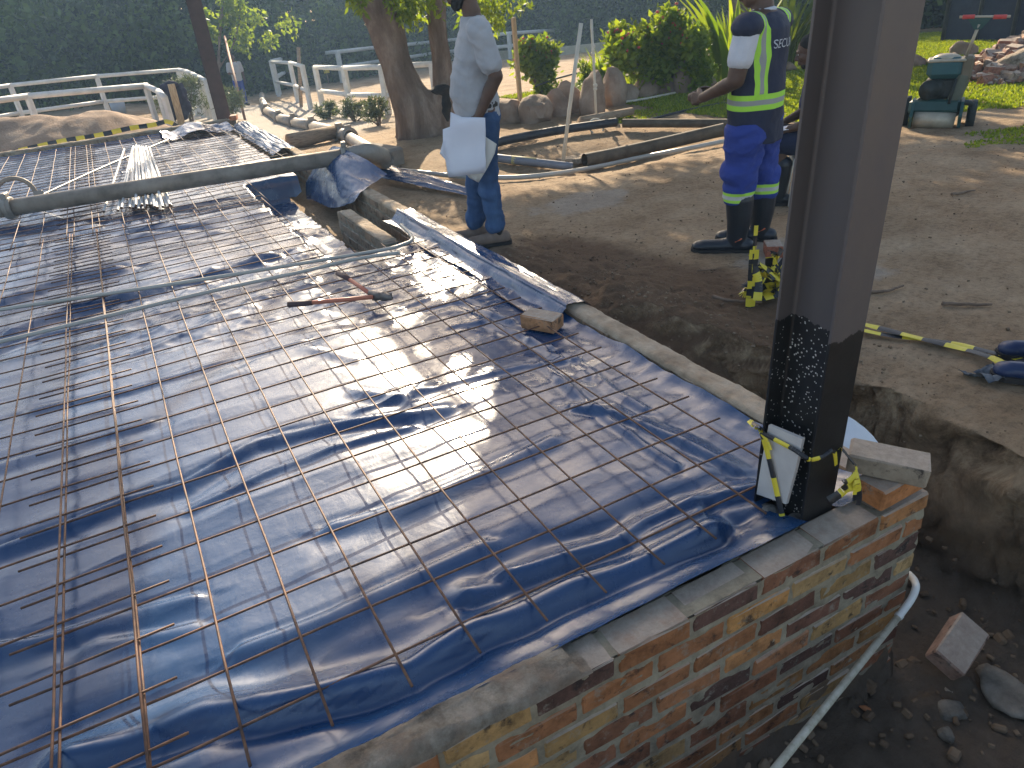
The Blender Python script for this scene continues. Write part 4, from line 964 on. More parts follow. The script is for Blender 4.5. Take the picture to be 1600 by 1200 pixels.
gpipe('drain_pipe', 'thick dark pipe slanting over the pit, open at its left end', [(914, 264), (1000, 246), (1130, 216)], .075, MBLK if False else MBRN, .10, 16)
o = gpipe('drain_pipe', 'grey plastic pipe with a yellowed middle, left of the thick dark pipe', [(752, 252), (800, 258), (895, 269)], .048, MGY, .06)
a_, c_ = gpt(800, 258, .06), gpt(838, 262, .06); mb = MB(); mb.tube([a_ - o.location, c_ - o.location], .050, 12); mb.build('yellow_sleeve', pm('ylw', [(.42, .36, .16), (.5, .44, .22)], 6, .7), o)
gpipe('water_pipe', 'long white water pipe curving over the bare soil behind the man', [(579, 267), (620, 272), (680, 279), (735, 284), (800, 285), (860, 280), (930, 268), (1000, 253), (1070, 240), (1140, 226)], .026, MPVW, .05)
gpipe('hose', 'thin black hose snaking from the bed edge towards the guard', [(985, 193), (1010, 190), (1050, 180), (1080, 173), (1120, 165), (1135, 164)], .017, MBLK, .02, 8)
gpipe('hose', 'black hose lying over the big bed stones', [(838, 161), (870, 147), (905, 137), (945, 132), (983, 125)], .018, MBLK, .28, 8)
gpipe('conduit_pipe', 'pale thin pipe at the grassy edge before the row of stones', [(963, 165), (1000, 160), (1055, 149)], .018, MSTK, .04, 8)
mb = MB(); p = gnd(915, 250); mb.box((0, 0, 0), (.62, .34, .05), None, .012, .008); o = mb.build('paving_slab', MMORT); o.location = p + Vector((0, .15, .02)); o.rotation_euler = (.02, .03, .5); tag(o, 'flat concrete slab lying by the open end of the thick dark pipe', 'paving slab')
mb = MB(); mb.tube([(-.5, 0, .07), (.4, .05, .08)], [.07, .05], 10); mb.tube([(-.45, .12, .05), (.42, .1, .06)], [.05, .04], 10); o = mb.build('log', MTIM); o.location = gnd(955, 190); tag(o, 'split grey log by the foot of the thinner rod', 'log')
# twigs
MTWG = pm('twig_bark', [(.10, .065, .045), (.24, .17, .12)], 14, .9, .4, 80, .003)
for lab, px, r in (('forked brown twig on the soil below the tape heap', [(1114, 466), (1130, 472), (1150, 474), (1172, 475), (1190, 476)], .012), ('crooked dark stick just right of the near column', [(1352, 458), (1375, 459), (1388, 457), (1398, 454), (1411, 449)], .011), ('straight short stick on the open soil at right', [(1471, 478), (1500, 479), (1549, 480)], .012), ('small dark stick far behind the short straight one', [(1486, 306), (1500, 304), (1523, 300)], .012), ('thin bent twig left of the forked one', [(1090, 425), (1110, 423), (1140, 419), (1160, 419)], .004)):
    P = [gpt(u, v_, r * .9) for u, v_ in px]; c0 = P[0].copy(); mb = MB(); Q = curve_pts(P, 4); mb.tube([q - c0 + Vector((0, 0, random.uniform(0, .006))) for q in Q], [r * (1 - .5 * i / len(Q)) for i in range(len(Q))], 7); o = mb.build('twig', MTWG); o.location = c0; tag(o, lab, 'twig')
# roots on the bank
# grey rag by the boots
p = gpt(1528, 598); net = [[p + Vector((.0 + .055 * i + .015 * math.sin(j * 2), -.05 + .05 * j - .02 * i, .015 + .02 * math.sin(i * 1.7 + j))) for i in range(4)] for j in range(4)]
o = patch('rag', net, pm('grey_rag', [(.07, .08, .095), (.15, .165, .185)], 14, .85, .5, 60, .005), None, 36, .016, 4, 51); tag(o, 'crumpled grey rag on the soil beside the boots at the right edge', 'rag')
# ================================================================== ROCKS OF THE FLOWER BED
MROCK = pm('bed_rock', [(.17, .115, .08), (.28, .20, .145), (.40, .31, .24)], 2.4, .9, .6, 22, .03)
rocks = [(800, 190, 66, 40), (838, 190, 54, 50), (868, 182, 40, 46), (893, 176, 52, 56), (930, 178, 50, 70), (956, 166, 40, 62), (978, 160, 40, 30), (1006, 152, 46, 40), (1035, 148, 42, 36), (1074, 145, 44, 60), (1105, 140, 34, 34), (1000, 148, 30, 20), (778, 178, 36, 30), (1215, 118, 20, 20), (1232, 112, 22, 18)]
words = ['broad low brown rock at the left end of the flower bed edge', 'rounded brown rock second from the left of the bed edge', 'rounded brown rock right of the second bed rock', 'squat brown rock under the lying black hose', 'tallest brown rock, directly behind the thinner rod', 'slanting slab-like rock leaning against the tallest one', 'small low rock right of the slanting slab', 'split yellowish rock in the middle of the bed edge', 'flat-topped rock right of the split yellowish one', 'large round grey rock below the flower bush, left of the guard', 'brown rock just left of the guard\'s hands', 'little rock behind the split yellowish one', 'low rock hidden beside the man\'s paper', 'pale small rock behind the guard\'s back', 'grey rock at the shrub foot behind the seated man']
for i, (u, v_, wpx, hpx) in enumerate(rocks):
    p = gnd(u, v_); s_ = (p - Vector(CAMP)).dot(Vector((-MW[2]).tolist())) / FPX
    o = stone('rock', words[i], (p.x, p.y, p.z + hpx * s_ * .30), (wpx * s_ * .62, wpx * s_ * .50, hpx * s_ * .62), MROCK, 60 + i, 'rocks edging the flower bed', i * 1.1, None, 1, 'rock')
    smoothish(o)
    o.modifiers.new('e', 'EDGE_SPLIT').split_angle = .6
# right background: rocks, rubble heap
p = gnd(1575, 118)
def heap(name, label, c, rx, ry, h, n, sr, mats, seed, kind=None, cat='rubble heap'):
    rr = random.Random(seed); mb = MB()
    for i in range(n):
        a = rr.uniform(0, 6.28); q = rr.random() ** .5; x, y = math.cos(a) * q * rx, math.sin(a) * q * ry; z = h * (1 - q) ** .8 * rr.uniform(.75, 1.05)
        s_ = rr.uniform(*sr); R3 = Matrix.Rotation(rr.uniform(0, 6), 3, 'Z') @ Matrix.Rotation(rr.uniform(-1, 1), 3, 'X')
        mb.c = rr.choice([(.30, .13, .08), (.36, .19, .12), (.30, .22, .17), (.24, .13, .10), (.38, .28, .22)])
        mb.box((x, y, z), (s_, s_ * rr.uniform(.4, .7), s_ * rr.uniform(.3, .5)), R3, s_ * .07, s_ * .05)
    o = mb.build(name, mats, None, True); o.location = c; return tag(o, label, cat, None, kind)
heap('brick_rubble', 'long heap of broken brick and stone on the grass behind the mower', (p.x + 1.4, p.y - .2, p.z - .02), 2.4, 1.2, .85, 950, (.10, .26), MBRICK, 5)
for i, (u, v_, s_, lab) in enumerate(((1582, 95, 20, 'grey boulder on top of the brick heap'), (1505, 74, 16, 'dark rock in the shade behind the mower handle'), (1430, 92, 14, 'mossy grey rock at the shrub foot right of the column'), (1462, 90, 14, 'mossy grey rock second right of the column'), (1490, 88, 13, 'mossy grey rock third right of the column'))):
    p = gnd(u, v_ + (12 if i else 30)); q = (p - Vector(CAMP)).length / FPX * s_; z = zat(u, v_, p) if i == 0 else p.z + q * .3
    smoothish(stone('rock', lab, (p.x, p.y, z), (q * 1.1, q, q * .8), MROCK if i else MMORT, 90 + i, None, i, None, 1, 'rock'))
# ================================================================== TREES
m, nt_, b = newmat('bark'); v = coords(nt_)
c = ramp(nt_, noise(nt_, 3.5, 9, .7, coords(nt_, (1, 1, .35)), .4), [(.3, (.09, .062, .045)), (.5, (.19, .135, .10)), (.68, (.33, .255, .20))])
nt_.links.new(c, b.inputs['Base Color']); b.inputs['Roughness'].default_value = .95; b.inputs['Specular IOR Level'].default_value = .15
bb = bump(nt_, b, noise(nt_, 22, 8, .7, coords(nt_, (1, 1, .3))), .8, .03); bump(nt_, b, noise(nt_, 5, 5, .6, v), .6, .06, bb)
MBARK = m
def trunk_mesh(paths, seed, parent, name='trunk', vox=.03):
    mb = MB()
    for P, R_ in paths:
        Q = curve_pts(P, 5); k = len(Q); rs = [R_[min(int(i / (k - 1) * (len(R_) - 1)), len(R_) - 2)] * (1 - (i / (k - 1) * (len(R_) - 1)) % 1) + R_[min(int(i / (k - 1) * (len(R_) - 1)) + 1, len(R_) - 1)] * ((i / (k - 1) * (len(R_) - 1)) % 1) for i in range(k)]
        mb.tube(Q, rs, 12)
    return remesh(mb, name, MBARK, parent, vox, 2, .07, 4, (1, 1, .4))
tb = gnd(655, 213); tr_ = gnd(700, 205)
def atp(u, v_, p, off=0): z = zat(u, v_, p); d = _ray(u, v_); t = math.hypot(p[0] - CAMP[0], p[1] - CAMP[1]) / math.hypot(d[0], d[1]); return Vector(CAMP + d * t)
big = thing('tree', 'old two-trunked tree, its left trunk leaning left, a cut black stump between the trunks', 'tree', tuple(tb))
L = lambda p: Vector(p) - tb
tc = gnd(668, 210)
t1 = [L(tc) + Vector((0, .1, -.2)), L(atp(652, 178, tb)), L(atp(634, 140, tb)), L(atp(618, 95, tb)), L(atp(604, 45, tb)), L(atp(585, -5, tb)), L(atp(560, -60, tb)), L(atp(545, -150, tb)) + Vector((0, .5, 0)), L(atp(560, -260, tb)) + Vector((0, 1.2, 0))]
s1 = (tb - Vector(CAMP)).length / FPX
t2_ = [L(tr_) + Vector((-.1, .2, -.2)), L(atp(694, 160, tr_)), L(atp(691, 100, tr_)), L(atp(684, 50, tr_)), L(atp(680, 0, tr_)), L(atp(672, -80, tr_)), L(atp(690, -190, tr_)) + Vector((.2, .4, 0)), L(atp(740, -330, tr_)) + Vector((.8, 1.2, 0))]
paths = [(t1, [50 * s1, 36 * s1, 27 * s1, 22 * s1, 23 * s1, 25 * s1, 21 * s1, 15 * s1, 8 * s1]), (t2_, [30 * s1, 19 * s1, 14.5 * s1, 14.5 * s1, 15.5 * s1, 14 * s1, 11 * s1, 7 * s1]),
         ([L(gnd(676, 208)) + Vector((0, 0, -.1)), L(atp(672, 170, tb)), L(atp(669, 145, tb))], [.25, .13, .11]), ([L(gnd(690, 207)) + Vector((0, 0, -.1)), L(atp(686, 160, tb)), L(atp(684, 138, tb))], [.22, .14, .13])]
for k in range(6):
    a = k * 1.05 + .3; paths.append(([L(tc) + Vector((0, 0, .12)), L(tc) + Vector((math.cos(a) * .35, math.sin(a) * .3, .02)), L(tc) + Vector((math.cos(a) * .6, math.sin(a) * .5, -.08))], [.2, .1, .03]))
trunk_mesh(paths, 1, big)
MCHAR = pm('charred_wood', [(.008, .008, .008), (.04, .035, .03)], 9, .85, .8, 40, .02)
mb = MB(); q = L(atp(686, 140, tb)); mb.ell(q + Vector((0, -.06, -.0)), (.15, .12, .07), None, 12, 8); mb.ell(q + Vector((.03, -.1, -.18)), (.08, .07, .26), None, 12, 8); remesh(mb, 'stump', MCHAR, big, .015, 1, .04, 14)
# crowns: unseen leaves above the picture's top edge, shaped to shade chosen ground
MLF = leafmat('tree_leaf', (.045, .075, .018), (.12, .17, .03), .45)
MLD = leafmat('dark_leaf', (.014, .030, .012), (.11, .17, .035), .4)
MLB = leafmat('bush_leaf', (.13, .22, .025), (.32, .40, .05), .62)
CS, SN = math.cos(SUN_AZ), math.sin(SUN_AZ); TE = math.tan(SUN_EL)
def canopy(name, shade, n, parent, hlo, hhi, leaf=(.13, .07), seed=0, test=None):
    """crown leaves set sunward of the ground spots they shade, clumped"""
    rr = np.random.default_rng(seed); C = []
    for (gx_, gy_, rx, ry, dens, hh) in shade:
        k = int(n * dens); h = hh + rr.normal(size=k) * .45
        cl = rr.normal(size=(max(4, k // 90), 2)) * .42; ci = rr.integers(0, len(cl), k)
        x = gx_ + (cl[ci, 0] + rr.normal(size=k) * .16) * rx * 1.1; y = gy_ + (cl[ci, 1] + rr.normal(size=k) * .16) * ry * 1.1
        C.append(np.stack([x + h / TE * CS, y + h / TE * SN, h], 1))
    C = np.concatenate(C); o0 = np.array(parent.location)
    if test is not None: C = C[test(C)]
    return leafcloud(name, C - o0, len(C), leaf[0], leaf[1], MLF, parent, -.4, .12)
def twigs(parent, start, tips, r=.05, name='limb'):
    mb = MB(); o0 = parent.location
    for q in tips:
        s_ = Vector(start[random.randrange(len(start))]); q = Vector(q); mid = s_.lerp(q, .5) + Vector((0, 0, .35))
        mb.tube(curve_pts([s_ - o0, mid - o0, q - o0], 4), [r, r * .85, r * .75, r * .6, r * .5, r * .45, r * .35, r * .25, r * .15], 7)
    return mb.build(name, MBARK, parent)
# (ground x, ground y, rx, ry, density, height): where this part of the crown shades the ground
shadeA = [(1.6, 1.6, 1.3, 1.5, 1., 4.4), (3.2, 2.2, 1.6, 1.8, 1.1, 4.8), (1.2, .0, 1.2, 1.0, .8, 4.6), (2.4, 4.2, 1.6, .9, .9, 4.2), (.3, .35, .6, .6, .45, 4.1), (-.6, .0, .8, .45, .40, 4.2), (.1, 1.2, .5, .6, .55, 4.1), (-.25, .8, .6, .5, .4, 4.2), (-.2, 2.1, .3, .5, .25, 4.), (1.2, 3.2, .7, .6, .35, 4.), (-1.6, -.3, .9, .4, .35, 4.6), (-2.35, 1.5, .35, 1.3, .22, 4.3), (-1.3, 5.2, .9, .35, .22, 3.9), (-2.4, 4.3, .5, .8, .18, 4.0)]
shadeB = [(5.2, 1.2, 1.9, 1.6, 1., 4.8), (4.8, 3.6, 1.4, .7, .6, 4.6), (6.5, -1, 2, 1.5, .7, 5.), (9.8, 7.2, 2.2, .8, .5, 4.8), (3.5, -.8, 1.6, 1., .6, 4.9), (8.5, 1.2, 1.8, 1.6, .6, 4.9)]
twigs(big, [tb + t1[-1], tb + t2_[-1], tb + t1[-2], tb + t2_[-2]], [(x + h / TE * CS, y + h / TE * SN, h - .2) for x, y, _, _, _, h in shadeA], .09)
canopy('crown', shadeA, 5200, big, 3, 6, (.17, .085), 3)
# low leafy sprays hanging at the top edge around the trunks
def spray(name, parent, lst, mat_, leaf, seed=0, n=220):
    C = []
    for (u, v_, D, rad, k) in lst:
        d = _ray(u, v_); d = d / math.hypot(d[0], d[1]); c_ = CAMP + d * D; C.append(blobpts(int(n * k), c_, (rad, rad, rad * .8), 6, .5))
    C = np.concatenate(C); return leafcloud(name, C - np.array(parent.location), len(C), leaf[0], leaf[1], mat_, parent, -.6)
spray('leaf_spray', big, [(640, 10, 10.8, .35, 1), (655, -5, 11, .4, 1.2), (560, 2, 10.4, .16, .4), (625, -20, 11, .5, 1.2), (745, 5, 12.2, .5, 1), (760, 25, 12.5, .35, .8), (780, -10, 12.5, .6, 1.2), (560, -30, 10.5, .4, .8)], MLB, (.11, .04))
gt = thing('tree', 'broad leafy tree behind the guard and the near column, shading the yard', 'tree', tuple(Vector((11.5, 12.5, gz(11.5, 12.5)))))
o0 = gt.location
trunk_mesh([([Vector((0, 0, -.2)), Vector((.05, .1, 1.2)), Vector((-.1, .2, 2.6)), Vector((-.4, .3, 4.6))], [.3, .22, .19, .1]), ([Vector((-.1, .15, 2.2)), Vector((.5, .2, 3.4)), Vector((1.3, -.2, 4.8))], [.16, .12, .06])], 4, gt, vox=.04)
twigs(gt, [o0 + Vector((-.9, .3, 4.4)), o0 + Vector((1.2, -.2, 4.6))], [(x + h / TE * CS, y + h / TE * SN, h - .2) for x, y, _, _, _, h in shadeB], .09)
canopy('crown', shadeB, 5200, gt, 3, 6, (.17, .085), 8)
# ------------------------------------------------ flower bushes and plants
MRED = pm('petal_red', [(.55, .04, .05), (.7, .12, .10)], 9, .6)
def pxs(p): return (Vector(p) - Vector(CAMP)).dot(Vector((-MW[2]).tolist())) / FPX
def bush(name, label, u, v_, wpx, hpx, n, mat_, leaf, cat='bush', depth=.8, flowers=0, clumps=16, group=None, stems=6):
    p = gnd(u, v_); s_ = pxs(p); rx = wpx * s_ / 2; h = hpx * s_ * 1.02
    root = thing(name, label, cat, tuple(p), 0, group)
    C = blobpts(n, (0, 0, h * .52), (rx * 1.1, rx * depth, h * .54), int(clumps * 1.5), .30); C[:, 2] = np.abs(C[:, 2]) 
    leafcloud('leaves', C, n, leaf[0], leaf[1], mat_, root, .3)
    mb = MB()
    for k in range(stems):
        q = C[RNG.integers(0, n)]; mb.tube(curve_pts([(random.uniform(-.1, .1) * rx, 0, -.05), (q[0] * .4, q[1] * .4, q[2] * .5), tuple(q)], 3), [.02, .018, .016, .013, .011, .009, .006], 6)
    mb.build('stems', MTWG, root)
    if flowers:
        top = C[C[:, 2] > h * .55]; q = top[RNG.integers(0, len(top), flowers)]; q[:, 2] += .04
        mb = MB(); mb.ell((0, 0, 0), (.03, .03, .022), None, 6, 4); f0 = mb.build('flower', MRED, root); f0.location = tuple(q[0])
        for c_ in q[1:100]: f1 = f0.copy(); COL.objects.link(f1); f1.parent = root; f1.location = tuple(c_)
    return root
bush('flower_bush', 'bright green flowering bush behind the pale squared stake', 845, 152, 88, 92, 2600, MLB, (.12, .07), flowers=60)
bush('flower_bush', 'large bright yellow-green bush with red blossoms, left of the guard', 1015, 150, 165, 122, 7500, MLB, (.12, .065), flowers=170, clumps=26)
bush('flower_bush', 'upright green bush with a few red blossoms between the large flower bush and the guard', 1085, 146, 105, 118, 3600, MLB, (.12, .055), flowers=40, clumps=16)
bush('bush', 'small pale green bush behind the thinner pale rod', 925, 146, 50, 48, 1100, MLB, (.11, .05), clumps=9)
def blades(name, label, u, v_, n, Lr, wd, mat_, spread, cat='plant', lean=.5, group=None):
    p = gnd(u, v_); root = thing(name, label, cat, tuple(p), 0, group); mb_v = []; mb_f = []; rr = random.Random(int(u)); tint = []
    for i in range(n):
        a = rr.uniform(0, 6.28); q = rr.random() ** .6 * spread; base = Vector((math.cos(a) * q, math.sin(a) * q, 0)); le = rr.uniform(*Lr); dx = Vector((math.cos(a), math.sin(a), 0)) * lean * rr.uniform(.3, 1.2)
        sd = Vector((-math.sin(a + .5), math.cos(a + .5), 0)); w_ = wd * rr.uniform(.7, 1.2); k = len(mb_v); S_ = 5; ti = rr.random()
        for j in range(S_ + 1):
            f = j / S_; c_ = base + Vector((0, 0, le * (f - .25 * lean * f * f))) + dx * le * f * f; ww = w_ * math.sin(math.pi * (.12 + .88 * f)) * .5 + .001
            mb_v += [c_ - sd * ww, c_ + sd * ww]
        for j in range(S_): mb_f.append((k + 2 * j, k + 2 * j + 1, k + 2 * j + 3, k + 2 * j + 2)); tint.append(ti)
    me = bpy.data.meshes.new('blades'); me.from_pydata([tuple(q) for q in mb_v], [], mb_f); me.attributes.new('tint', 'FLOAT', 'FACE').data.foreach_set('value', tint); link('blades', me, mat_, root); return root
blades('sword_plant', 'clump of narrow upright green blades between the rods and the large flower bush', 948, 142, 120, (.5, .95), .035, MLB, .35)
blades('broad_leaf_plant', 'tall broad-leaved green plant rising just left of the guard\'s shoulder', 1145, 132, 46, (1.0, 1.75), .12, MLB, .35, lean=.45)
blades('broad_leaf_plant', 'broad-leaved green plant showing behind the guard\'s back', 1222, 112, 30, (1.1, 1.9), .13, MLF, .3, lean=.6)
blades('sword_plant', 'low tuft of bright green leaves beneath the large flower bush', 990, 152, 80, (.25, .5), .06, MLB, .35, lean=.9)
blades('sword_plant', 'low tuft of green leaves beside the leaning pale rod', 884, 148, 50, (.2, .4), .05, MLB, .25, lean=.9)
bush('lavender_bush', 'grey-green feathery shrub left of the distant column', 300, 190, 110, 62, 3200, leafmat('grey_leaf', (.075, .10, .065), (.16, .20, .12), .3), (.10, .018), depth=.7, clumps=22)
MGL = bpy.data.materials['grey_leaf']
bush('lavender_bush', 'grey-green feathery shrub right of the distant column', 362, 192, 60, 58, 1500, MGL, (.10, .018), clumps=12)
bush('lavender_bush', 'low feathery shrub under the white fence, left end', 515, 186, 50, 30, 1200, MGL, (.09, .016), clumps=12)
bush('lavender_bush', 'low feathery shrub under the white fence, middle', 555, 190, 55, 34, 1400, MGL, (.09, .016), clumps=12)
bush('lavender_bush', 'low feathery shrub under the white fence, beside the tree foot', 592, 196, 45, 42, 1200, MGL, (.09, .016), clumps=10)
# ------------------------------------------------ lawn
MGR = leafmat('grass_blade', (.14, .22, .02), (.36, .42, .04), .5)
def lawn(n, region, name, label, hgt):
    P = region(n); k = len(P); D = np.stack([RNG.normal(size=k) * .35, RNG.normal(size=k) * .35, np.ones(k)], 1); D /= np.linalg.norm(D, axis=1)[:, None]
    N = np.cross(D, runit(k)); N /= np.linalg.norm(N, axis=1)[:, None]; s_ = RNG.uniform(.5, 1.2, k)
    P[:, 2] = G(P[:, 0], P[:, 1]) - .01
    o = cards(name, P, D, N, hgt * s_, .022 * s_ + .006, RNG.random(k), MGR); o['kind'] = 'stuff'; o['label'] = label
def regl(n):
    x = RNG.uniform(5.5, 17, n); y = RNG.uniform(2.2, 13, n)
    e = y - 4.35 + (x - 7) * .25 + fbm(x * 1.3, y * 1.3, 4, 120) * 1.3
    k = (e > 0) & (x > 5.7 - .1 * (y - 5) + fbm(x, y, 3, 124) * 1.)
    return np.stack([x[k], y[k], 0 * x[k]], 1)
lawn(230000, regl, 'grass', 'short green lawn behind the mower', .055)
def regp(n):
    x = RNG.uniform(3.2, 9, n); y = RNG.uniform(2., 8.3, n); m_ = fbm(x * 1.1 + 5, y * 1.6, 4, 130)
    c1 = np.exp(-(((x - 6.5) / 2.) ** 2 + ((y - 3.1) / .35) ** 2)); c2 = np.exp(-(((x - 4.6) / 1.) ** 2 + ((y - 7.6) / .5) ** 2))
    k = (m_ + .35 * np.maximum(c1, c2) > .26) & (np.maximum(c1, c2) > .15)
    return np.stack([x[k], y[k], 0 * x[k]], 1)
lawn(60000, regp, 'grass', 'thin grass tufts between the bare soil patches', .04)
# soil under the lawn stays earth; a thin turf sheet colours it
# ------------------------------------------------ background: trees and hedges
def bgtree(name, label, x, y, h, r, n, mat_=MLD, leaf=(.34, .2), cat='tree', trunk=True, clumps=34, lo=.1):
    root = thing(name, label, cat, (x, y, gz(x, y)), 0, 'tall dark trees behind the arena')
    C = blobpts(n, (0, 0, h * (.5 + lo / 2)), (r, r * .8, h * (.5 - lo / 2)), clumps, .30); leafcloud('crown', C, n, leaf[0], leaf[1], mat_, root, -.2, .1, np.clip(.45 + 2.8 * fbm(C[:, 0] * .9 + x, C[:, 2] * 1.1 + y, 3, 160) + RNG.normal(size=n) * .1, 0, 1))
    if trunk:
        mb = MB(); mb.tube([(0, 0, -.3), (.1, 0, h * .3), (-.1, .1, h * .7)], [.22, .17, .06], 8)
        for k in range(5): a = k * 1.3; mb.tube([(.05, 0, h * (.25 + .08 * k)), (math.cos(a) * r * .5, math.sin(a) * r * .4, h * (.45 + .07 * k))], [.08, .03], 6)
        mb.build('trunk', MBARK, root)
    return root
def azp(u, D): d = _ray(u, 60); k = D / math.hypot(d[0], d[1]); return CAMP[0] + d[0] * k, CAMP[1] + d[1] * k
bgl = [(-60, 27, 7.5, 3.6), (30, 30, 7., 3.4), (95, 26, 6.8, 3.0), (160, 31, 7.5, 3.4), (215, 27, 6.6, 2.8), (275, 32, 7.4, 3.3), (330, 27, 6.5, 2.4), (395, 30, 7., 2.8), (450, 33, 7., 3.2), (520, 36, 7.5, 3.8), (590, 34, 7.2, 3.4), (665, 38, 7.8, 4.), (740, 36, 7.4, 3.6), (815, 39, 8, 4.2), (890, 36, 7.5, 3.8), (965, 38, 7.8, 4.2), (1040, 33, 7.2, 3.6), (1110, 30, 7., 3.4), (1180, 27, 6.8, 3.), (1250, 24, 6.5, 2.8), (1330, 22, 6.2, 2.6), (1410, 20, 6., 2.4), (1490, 23, 6.4, 3.), (1570, 22, 6.2, 2.8), (1660, 22, 6.4, 3.)]
BGW = ['dark tree beyond the picture\'s left edge', 'dark tree above the left end of the pale fence', 'dark tree above the white fence behind the sand heap', 'dark tree behind the sunlit climbing shrub', 'dark tree behind the pale bucket', 'dark tree right above the bend of the far-left fence', 'dark tree directly behind the distant column', 'dark tree behind the distant man with the rod', 'dark tree above the tin-roofed shed', 'dark tree between the shed and the leaning trunk', 'dark tree showing left of the old two-trunked tree', 'dark tree seen between the two trunks', 'dark tree behind the man with the papers', 'dark tree behind the pale squared stake', 'dark tree behind the two pale rods', 'dark tree behind the left half of the large flower bush', 'dark tree behind the right half of the large flower bush', 'dark tree behind the tall broad-leaved plant', 'dark tree behind the guard\'s head', 'dark tree behind the seated man', 'dark tree hidden mostly by the near column', 'dark tree just right of the near column', 'dark tree behind the mower', 'dark tree above the brick heap', 'dark tree beyond the picture\'s right edge']
for i, (u, D, h, r) in enumerate(bgl):
    x, y = azp(u, D + 6.5)
    bgtree('background_tree', BGW[i], x, y, h * 1.1, r * 1.15, 9500, MLD, (.25, .15))
# understorey hedge so that nothing shows beneath the crowns
for i, (u0, u1, D0, D1, lab) in enumerate(((-140, 330, 24, 25, 'dark clipped hedge at far left behind the pale fence'), (330, 640, 26, 31, 'dark hedge behind the gate and the leaning tree'), (640, 1060, 33, 33, 'dark hedge beyond the arena behind the flower bushes'), (1060, 1700, 27, 19, 'dark shrub belt at far right behind the mower'))):
    x0, y0 = azp(u0, D0 + 5); x1, y1 = azp(u1, D1 + 5); n = 30000; f = RNG.random(n); x = x0 + (x1 - x0) * f + RNG.normal(size=n) * .5; y = y0 + (y1 - y0) * f + RNG.normal(size=n) * .5
    hh = 2.3 + 1.6 * fbm(f * 14, f * 0, 3, 140 + i) * 2; z = G(x, y) + RNG.random(n) * hh
    o = leafcloud('hedge', np.stack([x, y, z], 1), n, .24, .15, MLD, None, 0., .1, np.clip(.5 + 2.6 * fbm(f * 60, z * 1.1, 3, 150 + i) + RNG.normal(size=n) * .12, 0, 1)); tag(o, lab, 'hedge')
# sunlit sprigs on the dark trees at left
tt = thing('tree', 'slender young tree with sunlit leaves right of the distant column', 'tree', tuple(gnd(338, 165))); o0 = tt.location
Dy = math.hypot(o0.x - CAMP[0], o0.y - CAMP[1]); trunk_mesh([([Vector((0, 0, -.1)), L(atp(343, 60, o0)) + tb - o0, L(atp(347, 20, o0)) + tb - o0, L(atp(350, -60, o0)) + tb - o0], [.06, .05, .045, .03]), ([L(atp(343, 105, o0)) + tb - o0, L(atp(362, 75, o0)) + tb - o0, L(atp(372, 40, o0)) + tb - o0, L(atp(378, -20, o0)) + tb - o0], [.035, .03, .025, .02])], 3, tt, vox=.02)
spray('leaves', tt, [(326, 45, Dy, .3, .5), (330, 55, Dy, .25, .4), (362, 30, Dy, .5, 1), (365, 12, Dy, .5, .9), (350, 0, Dy, .7, 1.), (320, 25, Dy, .3, .4), (385, 55, Dy, .5, .7), (398, 30, Dy, .6, .7), (420, 62, Dy, .5, .5), (440, 35, Dy, .6, .4), (375, 70, Dy, .4, .4)], MLB, (.15, .09))
ht = thing('bush', 'leafy climbing shrub with sunlit patches on the dark hedge behind the fence', 'bush', tuple(gnd(190, 150))); Dh = math.hypot(ht.location.x - CAMP[0], ht.location.y - CAMP[1])
spray('leaves', ht, [(175, 30, Dh, .5, .6), (178, 50, Dh, .55, .8), (188, 70, Dh, .7, 1.1), (197, 90, Dh, .6, .9), (120, 45, Dh, .5, .5), (108, 35, Dh, .35, .35), (123, 62, Dh, .4, .4), (160, 85, Dh, .45, .4), (207, 62, Dh, .5, .6), (140, 80, Dh, .4, .3), (270, 75, Dh, .4, .25), (20, 60, Dh, .4, .15)], MLB, (.14, .1))
mb = MB(); mb.tube([(0, 0, -.1), (.1, .1, 1.), (.0, .1, 2.2)], [.05, .04, .02], 6); mb.build('stem', MBARK, ht)
# small shed roof in the trees, dark screen wall at right
sx = gnd(470, 120); mb = MB(); R3 = Matrix.Rotation(.5, 3, 'Z') @ Matrix.Rotation(.16, 3, 'Y')
t = thing('shed', 'low dark lean-to with a pale tin roof among the trees, above the fence gate', 'shed', tuple(sx))
zt = zat(460, 57, sx) - sx.z
mb.box((0, 0, zt), (3.2, 1.8, .05), R3, .01); mb.build('roof', pm('tin', [(.25, .24, .22), (.36, .34, .31)], 5, .5, .2, 30, .01), t)
mb = MB(); mb.box((.1, .5, zt / 2 - .1), (2.6, .9, zt - .3), Matrix.Rotation(.5, 3, 'Z')); mb.build('wall', pm('shed_wall', [(.05, .035, .03), (.08, .055, .05)], 5, .9), t)
x0, y0 = azp(1478, 19.5); x1, y1 = azp(1720, 17); d = Vector((x1 - x0, y1 - y0, 0)); dn = d.normalized(); c_ = Vector(((x0 + x1) / 2, (y0 + y1) / 2, gz(x0, y0) + 1.5))
mb = MB(); RR = Matrix((dn, Vector((-dn.y, dn.x, 0)), Vector((0, 0, 1)))).transposed()
t = thing('screen_wall', 'dark blue shade-net wall behind the mower at the right', 'screen', tuple(c_ - Vector((0, 0, 1.5))))
mb.box((0, 0, 1.5), (d.length, .05, 3.0), RR); mb.build('net', pm('shade_net', [(.012, .018, .045), (.025, .035, .07)], 3, .85, .3, 20, .02), t)
for k in range(5): mb = MB(); mb.tube([dn * (d.length * (k / 4 - .5)) - Vector((-dn.y, dn.x, 0)) * .08 + Vector((0, 0, -.2)), dn * (d.length * (k / 4 - .5)) - Vector((-dn.y, dn.x, 0)) * .08 + Vector((0, 0, 3.05))], .04, 8); mb.build('post', MBLK, t)
